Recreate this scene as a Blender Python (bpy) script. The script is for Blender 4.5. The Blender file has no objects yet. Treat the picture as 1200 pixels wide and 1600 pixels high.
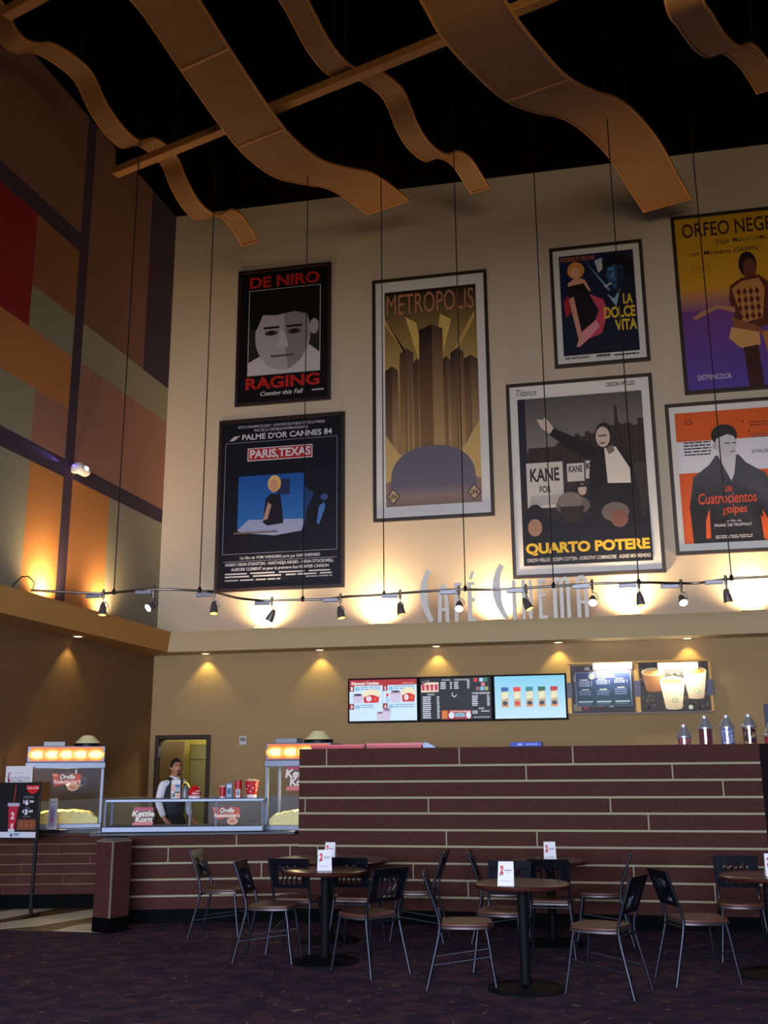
import bpy, bmesh, math, random
from mathutils import Vector, Matrix, Quaternion
random.seed(7)
SC = bpy.context.scene
COL = SC.collection
# ------------------------------------------------------------------ camera
F_PX, PITCH, ROLL, YAW, CAM_H = 1611.0, 0.2469, -0.0072, 0.2086, 1.55
cy_, sy_ = math.cos(YAW), math.sin(YAW)
_fw = Vector((-sy_, cy_, 0)); _rt = Vector((cy_, sy_, 0)); _up = Vector((0, 0, 1))
FWD = math.cos(PITCH) * _fw + math.sin(PITCH) * _up
_u0 = math.cos(PITCH) * _up - math.sin(PITCH) * _fw
RGT = math.cos(ROLL) * _rt + math.sin(ROLL) * _u0
UPV = math.cos(ROLL) * _u0 - math.sin(ROLL) * _rt
cam_d = bpy.data.cameras.new('camera')
cam = bpy.data.objects.new('camera', cam_d); COL.objects.link(cam)
m = Matrix((RGT, UPV, -FWD)).transposed().to_4x4(); m.translation = (0, 0, CAM_H)
cam.matrix_world = m
cam_d.sensor_fit = 'VERTICAL'; cam_d.sensor_height = 36.0; cam_d.lens = 36.0 * F_PX / 1600.0
cam_d.clip_end = 200
SC.camera = cam
CAMP = Vector((0, 0, CAM_H))
# ------------------------------------------------------------------ view, world, daylight
SC.view_settings.view_transform = 'Standard'; SC.view_settings.look = 'None'
SC.view_settings.gamma = 1.0; SC.view_settings.use_curve_mapping = False
SC.view_settings.exposure = 0.0
W = bpy.data.worlds.new('world'); SC.world = W; W.use_nodes = True
W.node_tree.nodes['Background'].inputs[0].default_value = (0.55, 0.6, 0.85, 1)
W.node_tree.nodes['Background'].inputs[1].default_value = 0.012

def light(name, kind, loc, energy, color, parent=None, aim=None, **kw):
    d = bpy.data.lights.new(name, kind); d.energy = energy; d.color = color
    for k, v in kw.items(): setattr(d, k, v)
    o = bpy.data.objects.new(name, d); COL.objects.link(o); o.location = loc
    if aim is not None: o.rotation_euler = Vector(aim).to_track_quat('-Z', 'Y').to_euler()
    if parent: o.parent = parent
    return o
# daylight through the glazed entrance front of the lobby, behind the photographer
light('daylight_windows', 'AREA', (-1.8, -6.0, 2.9), 3500, (0.72, 0.80, 1.0), aim=(-0.05, 1, 0.12), shape='RECTANGLE', size=11, size_y=3.7)
# warm lobby lamps high up over the seating
light('lobby_lamp', 'AREA', (1.0, 4.0, 8.0), 200, (1.0, 0.77, 0.42), aim=(-0.1, 0.72, 0.62), shape='RECTANGLE', size=5, size_y=2)
K_UP = 270.0      # ledge uplights
K_DOWN = 20.0    # soffit downlights
K_TRACK = 26.0   # track spotlights

# ------------------------------------------------------------------ helpers: colour, materials
def lin(c):
    out = []
    for v in c[:3]:
        v = v / 255.0
        out.append(v / 12.92 if v <= 0.04045 else ((v + 0.055) / 1.055) ** 2.4)
    return tuple(out) + (1.0,)
MATS = {}
def mat(name, col, rough=0.6, metal=0.0, noise=None, bump=None, spec=0.5, emit=None, alpha=None):
    """procedural principled material; noise=(scale, amount) varies the base colour"""
    if name in MATS: return MATS[name]
    mt = bpy.data.materials.new(name); mt.use_nodes = True
    nt = mt.node_tree; b = nt.nodes['Principled BSDF']
    c = lin(col)
    b.inputs['Base Color'].default_value = c
    b.inputs['Roughness'].default_value = rough; b.inputs['Metallic'].default_value = metal
    b.inputs['Specular IOR Level'].default_value = spec
    if noise:
        tc = nt.nodes.new('ShaderNodeTexCoord'); nz = nt.nodes.new('ShaderNodeTexNoise')
        nz.inputs['Scale'].default_value = noise[0]; nz.inputs['Detail'].default_value = 4
        nt.links.new(tc.outputs['Object'], nz.inputs['Vector'])
        rp = nt.nodes.new('ShaderNodeValToRGB'); a = noise[1]
        rp.color_ramp.elements[0].position = 0.3; rp.color_ramp.elements[1].position = 0.7
        rp.color_ramp.elements[0].color = tuple(x * (1 - a) for x in c[:3]) + (1,)
        rp.color_ramp.elements[1].color = tuple(min(1, x * (1 + a)) for x in c[:3]) + (1,)
        nt.links.new(nz.outputs['Fac'], rp.inputs[0]); nt.links.new(rp.outputs[0], b.inputs['Base Color'])
    if bump:
        tc = nt.nodes.new('ShaderNodeTexCoord'); nz = nt.nodes.new('ShaderNodeTexNoise')
        nz.inputs['Scale'].default_value = bump[0]
        nt.links.new(tc.outputs['Object'], nz.inputs['Vector'])
        bp = nt.nodes.new('ShaderNodeBump'); bp.inputs['Strength'].default_value = bump[1]; bp.inputs['Distance'].default_value = 0.01
        nt.links.new(nz.outputs['Fac'], bp.inputs['Height']); nt.links.new(bp.outputs[0], b.inputs['Normal'])
    if emit:
        b.inputs['Emission Color'].default_value = lin(emit[0]); b.inputs['Emission Strength'].default_value = emit[1]
    MATS[name] = mt
    return mt
def print_mat(name, emission=0.0, rough=0.45, spec=0.3):
    """ink on paper, or a lit panel: colour comes from the printed mesh itself"""
    mt = bpy.data.materials.new(name); mt.use_nodes = True
    nt = mt.node_tree; b = nt.nodes['Principled BSDF']
    at = nt.nodes.new('ShaderNodeAttribute'); at.attribute_name = 'ink'
    b.inputs['Roughness'].default_value = rough; b.inputs['Specular IOR Level'].default_value = spec
    if emission > 0:
        b.inputs['Base Color'].default_value = (0.01, 0.01, 0.01, 1)
        nt.links.new(at.outputs['Color'], b.inputs['Emission Color']); b.inputs['Emission Strength'].default_value = emission
    else:
        nt.links.new(at.outputs['Color'], b.inputs['Base Color'])
    return mt
def glass_mat(name, tint=(0.95, 0.97, 1.0), refl=0.12):
    mt = bpy.data.materials.new(name); mt.use_nodes = True
    nt = mt.node_tree; nt.nodes.clear()
    out = nt.nodes.new('ShaderNodeOutputMaterial'); mx = nt.nodes.new('ShaderNodeMixShader')
    tr = nt.nodes.new('ShaderNodeBsdfTransparent'); gl = nt.nodes.new('ShaderNodeBsdfGlossy')
    tr.inputs[0].default_value = tint + (1,); gl.inputs[0].default_value = (0.8, 0.85, 0.95, 1); gl.inputs[1].default_value = 0.08
    mx.inputs[0].default_value = refl
    nt.links.new(tr.outputs[0], mx.inputs[1]); nt.links.new(gl.outputs[0], mx.inputs[2]); nt.links.new(mx.outputs[0], out.inputs[0])
    return mt
M_INK = print_mat('printed_paper'); M_SCREEN = print_mat('lit_screen', 1.0); M_SIGN = print_mat('backlit_sign', 1.15)
M_GLASS = glass_mat('clear_glass', refl=0.0015)

# ------------------------------------------------------------------ helpers: meshes
class MB:
    """collects shapes into ONE mesh"""
    def __init__(s): s.v = []; s.f = []; s.m = []
    def add(s, vs, fs, mi=0):
        o = len(s.v); s.v += [Vector(v) for v in vs]
        for f in fs: s.f.append([i + o for i in f]); s.m.append(mi)
    def box(s, a, b, mi=0):
        x0, y0, z0 = a; x1, y1, z1 = b
        s.add([(x0,y0,z0),(x1,y0,z0),(x1,y1,z0),(x0,y1,z0),(x0,y0,z1),(x1,y0,z1),(x1,y1,z1),(x0,y1,z1)],
              [(3,2,1,0),(4,5,6,7),(0,1,5,4),(1,2,6,5),(2,3,7,6),(3,0,4,7)], mi)
    def obox(s, c, ux, uy, uz, mi=0):
        """box from centre and three half-axes"""
        c, ux, uy, uz = map(Vector, (c, ux, uy, uz))
        vs = [c + a*ux + b*uy + d*uz for d in (-1,1) for (a,b) in ((-1,-1),(1,-1),(1,1),(-1,1))]
        s.add(vs, [(3,2,1,0),(4,5,6,7),(0,1,5,4),(1,2,6,5),(2,3,7,6),(3,0,4,7)], mi)
    def prism(s, poly, z0, z1, mi=0):
        """polygon in x,y extruded in z"""
        n = len(poly)
        s.add([(p[0],p[1],z0) for p in poly] + [(p[0],p[1],z1) for p in poly],
              [list(range(n))[::-1], list(range(n,2*n))] + [(i,(i+1)%n,(i+1)%n+n,i+n) for i in range(n)], mi)
    def plate(s, poly, y0, y1, mi=0):
        """polygon in x,z extruded in y (y0 is the front)"""
        n = len(poly)
        s.add([(p[0],y0,p[1]) for p in poly] + [(p[0],y1,p[1]) for p in poly],
              [list(range(n)), list(range(n,2*n))[::-1]] + [((i+1)%n,i,i+n,(i+1)%n+n) for i in range(n)], mi)
    def lathe(s, prof, n=24, mat4=None, mi=0, caps=True):
        """profile of (r, z) turned around z"""
        vs = []; k = len(prof)
        for r, z in prof:
            for i in range(n):
                a = 2*math.pi*i/n; vs.append(Vector((r*math.cos(a), r*math.sin(a), z)))
        if mat4 is not None: vs = [mat4 @ v for v in vs]
        fs = [(j*n+i, j*n+(i+1)%n, (j+1)*n+(i+1)%n, (j+1)*n+i) for j in range(k-1) for i in range(n)]
        if caps: fs += [list(range(n))[::-1], list(range((k-1)*n, k*n))]
        s.add(vs, fs, mi)
    def tube(s, pts, r, n=8, mi=0, flat=None):
        pts = [Vector(p) for p in pts]; vs = []
        rr = r if isinstance(r, (list, tuple)) else [r]*len(pts)
        nx = None
        for i, p in enumerate(pts):
            t = (pts[min(i+1,len(pts)-1)] - pts[max(i-1,0)]).normalized()
            if nx is None:
                nx = t.orthogonal() if abs(t.z) > 0.9 else t.cross(Vector((0,0,1)))
            nx = (nx - t*nx.dot(t)).normalized(); ny = t.cross(nx)
            for k in range(n):
                a = 2*math.pi*k/n
                vs.append(p + rr[i]*(math.cos(a)*nx + math.sin(a)*ny))
        K = len(pts)
        fs = [(j*n+i, j*n+(i+1)%n, (j+1)*n+(i+1)%n, (j+1)*n+i) for j in range(K-1) for i in range(n)]
        fs += [list(range(n))[::-1], list(range((K-1)*n, K*n))]
        s.add(vs, fs, mi)
    def ball(s, c, r, n=12, mi=0):
        rx, ry, rz = r if isinstance(r, (tuple, list)) else (r, r, r)
        prof = [(math.sin(math.pi*i/(n//1)), -math.cos(math.pi*i/(n//1))) for i in range(1, n)]
        M4 = Matrix.Translation(Vector(c)) @ Matrix.Diagonal((rx, ry, rz, 1))
        s.lathe(prof, n*2, M4, mi)
    def build(s, name, mats, parent=None, bevel=0.0, smooth=0.5, loc=None):
        me = bpy.data.meshes.new(name)
        me.from_pydata([tuple(v) for v in s.v], [], s.f)
        if not isinstance(mats, (list, tuple)): mats = [mats]
        for q in mats: me.materials.append(q)
        for p, i in zip(me.polygons, s.m): p.material_index = i
        bm = bmesh.new(); bm.from_mesh(me); bmesh.ops.recalc_face_normals(bm, faces=bm.faces)
        bm.to_mesh(me); bm.free()
        if smooth:
            me.polygons.foreach_set('use_smooth', [True]*len(me.polygons)); me.set_sharp_from_angle(angle=smooth)
        me.update()
        o = bpy.data.objects.new(name, me); COL.objects.link(o)
        if parent: o.parent = parent
        if loc: o.location = loc
        if bevel:
            b = o.modifiers.new('bevel', 'BEVEL'); b.width = bevel; b.segments = 2; b.limit_method = 'ANGLE'; b.angle_limit = 0.7
        return o
def thing(name, label, cat, loc=(0,0,0), rotz=0.0, group=None):
    o = bpy.data.objects.new(name, None); COL.objects.link(o)
    o.empty_display_size = 0.1; o.location = loc; o.rotation_euler = (0, 0, rotz)
    return tag(o, label, cat, group)
def tag(o, label, cat, group=None):
    o['label'] = label; o['category'] = cat
    if group: o['group'] = group
    return o
def struct(o, label=None):
    o['kind'] = 'structure'
    if label: o['label'] = label
    return o
def plabel(o, label): o['label'] = label; return o
def copy_tree(o, parent=None):
    c = o.copy(); COL.objects.link(c)
    if parent: c.parent = parent
    for ch in list(o.children): copy_tree(ch, c)
    return c
# text outlines -> triangles, kept so each word is built once
_TX = {}
def text_mesh(s, bold=0.0, shear=0.0, space=1.0):
    key = (s, bold, shear, space)
    if key in _TX: return _TX[key]
    cu = bpy.data.curves.new('lettering', 'FONT'); cu.body = s; cu.resolution_u = 4
    cu.offset = bold; cu.shear = shear; cu.space_character = space; cu.fill_mode = 'FRONT'
    ob = bpy.data.objects.new('lettering', cu); COL.objects.link(ob)
    dg = bpy.context.evaluated_depsgraph_get()
    me = bpy.data.meshes.new_from_object(ob.evaluated_get(dg))
    vs = [(v.co.x, v.co.y) for v in me.vertices]; fs = [list(p.vertices) for p in me.polygons]
    bpy.data.objects.remove(ob); bpy.data.curves.remove(cu); bpy.data.meshes.remove(me)
    x0 = min(v[0] for v in vs); x1 = max(v[0] for v in vs); y0 = min(v[1] for v in vs); y1 = max(v[1] for v in vs)
    vs = [((x-x0)/(x1-x0), (y-y0)/(y1-y0)) for x, y in vs]
    _TX[key] = (vs, fs); return _TX[key]
class Print:
    """flat artwork w x h metres facing -y; u to the right, v down, both 0..1"""
    def __init__(s, w, h, dz=0.0004): s.w, s.h, s.dz = w, h, dz; s.v = []; s.f = []; s.c = []; s.n = 0
    def P(s, u, v): return ((u-0.5)*s.w, -s.n*s.dz, (1-v)*s.h)
    def poly(s, pts, col):
        o = len(s.v); s.v += [s.P(u, v) for u, v in pts]; s.f.append(list(range(o, o+len(pts))))
        cs = col if isinstance(col, list) else [col]*len(pts)
        cs = [cs[min(i, len(cs)-1)] for i in range(len(pts))]
        s.c.append([lin(c) for c in cs]); s.n += 1
    def rect(s, u0, v0, u1, v1, col, col2=None):
        c2 = col2 or col; s.poly([(u0,v0),(u1,v0),(u1,v1),(u0,v1)], [col, col, c2, c2])
    def ell(s, cu, cv, ru, rv, col, n=22, a0=0, a1=360):
        s.poly([(cu+ru*math.cos(math.radians(a0+(a1-a0)*i/n)), cv+rv*math.sin(math.radians(a0+(a1-a0)*i/n))) for i in range(n if a1-a0 == 360 else n+1)], col)
    def frame(s, u0, v0, u1, v1, t, col):
        tv = t*s.w/s.h
        for r in ((u0,v0,u1,v0+tv),(u0,v1-tv,u1,v1),(u0,v0,u0+t,v1),(u1-t,v0,u1,v1)): s.rect(*r, col)
    def line(s, a, b, t, col):
        ax, ay = a[0]*s.w, a[1]*s.h; bx, by = b[0]*s.w, b[1]*s.h
        L = math.hypot(bx-ax, by-ay); nx, ny = -(by-ay)/L*t*s.w/2, (bx-ax)/L*t*s.w/2
        s.poly([((ax+nx)/s.w,(ay+ny)/s.h),((bx+nx)/s.w,(by+ny)/s.h),((bx-nx)/s.w,(by-ny)/s.h),((ax-nx)/s.w,(ay-ny)/s.h)], col)
    def text(s, t, u0, v0, u1, v1, col, bold=0.0, shear=0.0, space=1.0):
        vs, fs = text_mesh(t, bold, shear, space); o = len(s.v)
        s.v += [s.P(u0+x*(u1-u0), v1-y*(v1-v0)) for x, y in vs]
        for f in fs: s.f.append([i+o for i in f]); s.c.append([lin(col)]*len(f))
        s.n += 1
    def scribble(s, u0, v0, u1, v1, rows, col, fill=0.62, seed=1):
        """print too small to read: broken bars"""
        rnd = random.Random(seed); dv = (v1-v0)/rows
        for r in range(rows):
            u = u0
            while u < u1 - 0.01:
                L = min(u1-u, rnd.uniform(0.05, 0.16)*(u1-u0)*2)
                s.rect(u, v0+r*dv, u+L*0.86, v0+r*dv+dv*fill, col); s.n -= 1
                u += L
        s.n += 1
    def build(s, name, mt, parent=None, loc=None):
        me = bpy.data.meshes.new(name); me.from_pydata(s.v, [], s.f)
        at = me.color_attributes.new('ink', 'FLOAT_COLOR', 'CORNER')
        flat = [x for f in s.c for c in f for x in c]
        at.data.foreach_set('color', flat)
        me.materials.append(mt); me.update()
        o = bpy.data.objects.new(name, me); COL.objects.link(o)
        if parent: o.parent = parent
        if loc: o.location = loc
        return o
# points of the room seen along a line of sight, on a plane of the room
def sight(x, y): return RGT*(x-600) - UPV*(y-800) + FWD*F_PX
def onY(x, y, Y): d = sight(x, y); return CAMP + d*(Y/d.y)
def onZ(x, y, z): d = sight(x, y); return CAMP + d*((z-CAM_H)/d.z)
def onP(x, y, p, n): d = sight(x, y); n = Vector(n); return CAMP + d*((Vector(p)-CAMP).dot(n)/d.dot(n))

# ------------------------------------------------------------------ room dimensions
D = 16.5            # back wall
CX = -7.53          # corner of back wall and left wall
G = 0.0445          # the left wall splays out towards the viewer
ZC = 11.85          # ceiling
ZL, ZB = 3.82, 3.50 # top and bottom of the ledge (soffit)
def wallX(Y): return CX - (D - Y)*math.tan(G)
# ================================================================== SETTING
cream = mat('cream_wall_paint', (210, 191, 164), 0.85, noise=(0.6, 0.03), bump=(60, 0.05))
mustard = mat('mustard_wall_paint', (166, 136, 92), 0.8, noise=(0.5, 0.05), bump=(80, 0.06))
ledgec = mat('tan_ledge_paint', (196, 172, 128), 0.75, noise=(0.8, 0.03)); ledgel = mat('amber_left_ledge', (192, 140, 74), 0.75, noise=(0.8, 0.03))  # left arm of the ledge is coloured more amber than the back arm
mustard_shaded = mat('shaded_mustard_wall', (116, 82, 50), 0.8, noise=(0.5, 0.05), bump=(80, 0.06))  # lower left wall: its weaker daylight is put into this darker, browner colour
black_ceiling = mat('black_ceiling_paint', (5, 5, 6), 1.0, spec=0.0)
wains = mat('grey_wainscot_panel', (150, 146, 140), 0.5)
f_purple = mat('dark_purple_fabric', (54, 37, 60), 0.9, noise=(90, 0.12))
f_brown = mat('mauve_brown_fabric', (114, 78, 64), 0.9, noise=(90, 0.10))
f_rust = mat('rust_brown_fabric', (134, 86, 52), 0.9, noise=(90, 0.10))
f_red = mat('crimson_fabric', (132, 12, 28), 0.9, noise=(90, 0.10))
f_grey = mat('sage_grey_fabric', (136, 131, 114), 0.9, noise=(90, 0.08))
f_orange = mat('orange_fabric', (174, 114, 58), 0.9, noise=(90, 0.10))
f_rose = mat('rose_brown_fabric', (146, 102, 88), 0.9, noise=(90, 0.08))
# carpet: dark purple loop pile with small pale squiggles
def carpet_material():
    mt = bpy.data.materials.new('patterned_carpet'); mt.use_nodes = True
    nt = mt.node_tree; N = nt.nodes; L = nt.links; b = N['Principled BSDF']
    b.inputs['Roughness'].default_value = 0.95; b.inputs['Specular IOR Level'].default_value = 0.1
    tc = N.new('ShaderNodeTexCoord')
    nz = N.new('ShaderNodeTexNoise'); nz.inputs['Scale'].default_value = 5.0; nz.inputs['Detail'].default_value = 3
    rp = N.new('ShaderNodeValToRGB')
    rp.color_ramp.elements[0].position = 0.36; rp.color_ramp.elements[0].color = lin((62, 50, 64))
    rp.color_ramp.elements[1].position = 0.62; rp.color_ramp.elements[1].color = lin((96, 66, 72))
    e = rp.color_ramp.elements.new(0.5); e.color = lin((74, 57, 74))
    fine = N.new('ShaderNodeTexNoise'); fine.inputs['Scale'].default_value = 60; fine.inputs['Detail'].default_value = 2
    mx = N.new('ShaderNodeMix'); mx.data_type = 'RGBA'; mx.blend_type = 'OVERLAY'; mx.inputs[0].default_value = 0.55
    wv = N.new('ShaderNodeTexWave'); wv.wave_type = 'RINGS'; wv.inputs['Scale'].default_value = 1.5; wv.inputs['Distortion'].default_value = 22; wv.inputs['Detail'].default_value = 2; wv.inputs['Detail Scale'].default_value = 1.6
    r2 = N.new('ShaderNodeValToRGB'); r2.color_ramp.elements[0].position = 0.955; r2.color_ramp.elements[1].position = 0.985
    n3 = N.new('ShaderNodeTexNoise'); n3.inputs['Scale'].default_value = 9.0
    r3 = N.new('ShaderNodeValToRGB'); r3.color_ramp.elements[0].position = 0.58; r3.color_ramp.elements[1].position = 0.64
    ml = N.new('ShaderNodeMath'); ml.operation = 'MULTIPLY'
    m2 = N.new('ShaderNodeMix'); m2.data_type = 'RGBA'; m2.inputs['B'].default_value = lin((150, 134, 104))
    for n in (nz, fine, wv, n3): L.new(tc.outputs['Object'], n.inputs['Vector'])
    L.new(nz.outputs['Fac'], rp.inputs[0]); L.new(rp.outputs[0], mx.inputs['A']); L.new(fine.outputs['Fac'], mx.inputs['B'])
    L.new(wv.outputs['Fac'], r2.inputs[0]); L.new(n3.outputs['Fac'], r3.inputs[0])
    L.new(r2.outputs[0], ml.inputs[0]); L.new(r3.outputs[0], ml.inputs[1])
    L.new(mx.outputs['Result'], m2.inputs['A']); L.new(ml.outputs[0], m2.inputs['Factor'])
    L.new(m2.outputs['Result'], b.inputs['Base Color'])
    bp = N.new('ShaderNodeBump'); bp.inputs['Strength'].default_value = 0.4; bp.inputs['Distance'].default_value = 0.01
    L.new(fine.outputs['Fac'], bp.inputs['Height']); L.new(bp.outputs[0], b.inputs['Normal'])
    return mt
b = MB(); b.box((-12, -7, -0.2), (9, 19.5, 0)); struct(b.build('floor', carpet_material(), smooth=0))
# striped tile in front of the counter: tan ground, pale and dark bands
tan = mat('tan_floor_tile', (104, 76, 48), 0.5, noise=(3, 0.06), spec=0.2); pale = mat('pale_floor_tile', (214, 204, 184), 0.4, noise=(3, 0.04)); darkt = mat('dark_floor_tile', (18, 16, 20), 0.4)
b = MB()
b.prism([(-7.72, 10.36), (-5.1, 10.24), (-4.9, 10.9), (-5.2, 12.2), (-7.7, 12.2)], 0, 0.004, 0)
def band(p, mi, z=0.006): b.prism([tuple(onZ(x, y, 0.0)[:2]) for x, y in p], 0.003, z, mi)
band([(0, 1437), (147, 1408), (147, 1402), (0, 1425)], 1); band([(0, 1452), (60, 1447), (147, 1433), (147, 1421), (0, 1443)], 1)
band([(84, 1455), (147, 1457), (147, 1443), (120, 1446)], 1); band([(40, 1412), (84, 1409), (70, 1404), (40, 1406)], 2); band([(0, 1422), (20, 1421), (24, 1417), (0, 1418)], 2)
struct(b.build('floor_tiled', [tan, pale, darkt], smooth=0))
b = MB(); b.box((-12, -7, ZC), (9, 19.5, ZC + 0.2))
for x in (-6, -1.5, 3): b.box((x, 3, ZC - 0.3), (x + 0.2, 15.2, ZC))
for y in (6.5, 10, 14.2): b.box((-11, y, ZC - 0.3), (8.5, y + 0.15, ZC))
struct(b.build('ceiling', black_ceiling, smooth=0))
# added slab, out of view above the camera, that keeps daylight off the upper wall
b = MB(); b.box((-12, -7, 4.2), (9, 1.6, 4.6)); struct(b.build('daylight_blocking_slab', black_ceiling, smooth=0))
# back wall: cream above the ledge, mustard below, with the doorway
DX0, DX1, DZ = -7.36, -6.52, 2.10
b = MB()
b.box((-7.72, D, ZB + 0.1), (7, D + 0.2, ZC), 0)
b.box((-7.72, D, 0), (DX0, D + 0.2, ZB + 0.1), 1); b.box((DX1, D, 0), (7, D + 0.2, ZB + 0.1), 1); b.box((DX0, D, DZ), (DX1, D + 0.2, ZB + 0.1), 1)
b.box((DX1 + 0.06, D - 0.012, 0.0), (7, D, 1.19), 2)
struct(b.build('wall_back', [cream, mustard, wains], smooth=0))
# left wall, local x runs towards the back corner, local -y faces the room
b = MB()
SMAX = 22.0
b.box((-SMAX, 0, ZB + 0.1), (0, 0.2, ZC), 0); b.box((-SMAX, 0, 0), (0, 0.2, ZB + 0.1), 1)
b.box((-SMAX, -0.012, 0), (0, 0, 1.19), 2)
def panel(s0, s1, z0, z1, mi, t=0.03): b.box((-s1, -t, z0), (-s0, 0, z1), mi)
mi = dict(purple=3, brown=4, rust=5, red=6, grey=7, orange=8, rose=9)
for s0, s1, z0, z1, k in [
    (0, 0.97, 8.38, ZC, 'purple'), (0.97, 2.95, 8.36, ZC, 'brown'), (0, 2.95, 7.71, 8.36, 'grey'), (0, 2.95, 6.08, 7.71, 'rose'),
    (0, 2.95, 5.83, 6.08, 'purple'), (0, 1.84, ZL - 0.1, 5.83, 'grey'), (1.84, 2.95, ZL - 0.1, 5.83, 'orange'),
    (3.19, 9, 9.76, ZC, 'brown'), (3.19, 9, 9.46, 9.76, 'purple'), (4.34, 9, 7.70, 9.46, 'red'), (3.19, 4.34, 8.35, 9.46, 'rust'),
    (3.19, 4.34, 7.70, 8.35, 'grey'), (3.19, 9, 6.86, 7.70, 'orange'), (4.07, 9, 6.08, 6.86, 'grey'), (3.19, 4.07, 6.08, 6.86, 'rose'),
    (3.19, 9, 5.80, 6.08, 'purple'), (4.05, 9, ZL - 0.1, 5.80, 'grey'), (3.19, 4.05, ZL - 0.1, 5.80, 'orange'),
    (9, SMAX, ZL - 0.1, ZC, 'brown')]: panel(s0, s1, z0, z1, mi[k])
panel(2.95, 3.19, ZL - 0.1, ZC, mi['purple'], 0.034)
wl = struct(b.build('wall_left', [cream, mustard_shaded, wains, f_purple, f_brown, f_rust, f_red, f_grey, f_orange, f_rose], smooth=0))
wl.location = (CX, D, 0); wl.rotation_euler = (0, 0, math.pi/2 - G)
# the ledge that runs round the room: back arm and left arm with a leaning fascia
def ledge(name, poly_top, poly_bot, m_):
    b = MB(); n = len(poly_top)
    b.add([(x, y, ZB) for x, y in poly_bot] + [(x, y, ZL) for x, y in poly_top],
          [list(range(n))[::-1], list(range(n, 2*n))] + [(i, (i+1)%n, (i+1)%n+n, i+n) for i in range(n)])
    return struct(b.build(name, m_, smooth=0))
DT, DB = 0.56, 0.46
def lx(Y, d): return wallX(Y) + d/math.cos(G)
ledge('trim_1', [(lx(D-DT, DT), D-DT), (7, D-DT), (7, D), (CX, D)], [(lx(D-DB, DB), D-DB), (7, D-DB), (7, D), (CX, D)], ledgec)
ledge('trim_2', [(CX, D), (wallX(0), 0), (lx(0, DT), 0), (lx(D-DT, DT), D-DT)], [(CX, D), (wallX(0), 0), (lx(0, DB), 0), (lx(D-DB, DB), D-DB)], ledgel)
# doorway: frame, half open leaf, the lit room behind
frame_m = mat('dark_brown_door_frame', (52, 34, 24), 0.5); leaf_m = mat('brown_door_leaf', (70, 44, 28), 0.45, noise=(6, 0.15))
steel = mat('brushed_steel', (150, 150, 156), 0.35, 1.0)
b = MB()
b.box((DX0 - 0.07, D - 0.03, 0), (DX0, D + 0.2, DZ + 0.07)); b.box((DX1, D - 0.03, 0), (DX1 + 0.07, D + 0.2, DZ + 0.07)); b.box((DX0, D - 0.03, DZ), (DX1, D + 0.2, DZ + 0.07))
dr = struct(b.build('door_1', frame_m, bevel=0.008))
b = MB(); b.box((0, 0, 0.01), (0.82, 0.045, DZ - 0.01)); leaf = b.build('door_leaf', leaf_m, dr, bevel=0.004)
leaf.location = (DX0 + 0.01, D + 0.03, 0); leaf.rotation_euler = (0, 0, math.radians(84))
b = MB(); b.box((0.77, -0.012, 0.85), (0.80, 0, 1.25)); b.box((0.795, -0.004, 0.01), (0.826, 0.05, DZ - 0.02)); b.build('door_edge_plate', steel, leaf)
b = MB(); b.box((DX0 + 0.0, D - 0.042, 1.82), (DX0 + 0.035, D - 0.03, 1.98)); b.box((DX0, D - 0.042, 0.3), (DX0 + 0.035, D - 0.03, 0.46)); b.build('hinge', steel, dr)
room_y = mat('pale_yellow_wall_paint', (196, 184, 110), 0.85); cup = mat('olive_cupboard', (104, 100, 66), 0.6)
b = MB()
b.box((-8.2, 19.0, 0), (-5.2, 19.1, 2.7)); b.box((-8.3, D + 0.2, 0), (-8.2, 19.1, 2.7)); b.box((-5.2, D + 0.2, 0), (-5.1, 19.1, 2.7)); b.box((-8.3, D + 0.2, 2.7), (-5.1, 19.1, 2.8))
struct(b.build('wall_storeroom', room_y, smooth=0))
cb = thing('storage_cupboard', 'tall olive cupboard standing in the back room beyond the half open door', 'cupboard', (-7.20, 18.45, 0))
b = MB(); b.box((-0.42, 0, 0), (0.42, 0.5, 2.07)); b.build('body', cup, cb, bevel=0.01)
b = MB(); b.box((-0.40, -0.02, 1.80), (0.40, 0, 2.03)); b.build('upper_door', cup, cb, bevel=0.005)
b = MB(); b.box((-0.40, -0.02, 0.08), (0.40, 0, 1.77)); b.build('door', cup, cb, bevel=0.005)
light('storeroom_lamp', 'POINT', (-6.6, 17.6, 2.5), 55, (1.0, 0.93, 0.6), shadow_soft_size=0.15)

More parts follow.
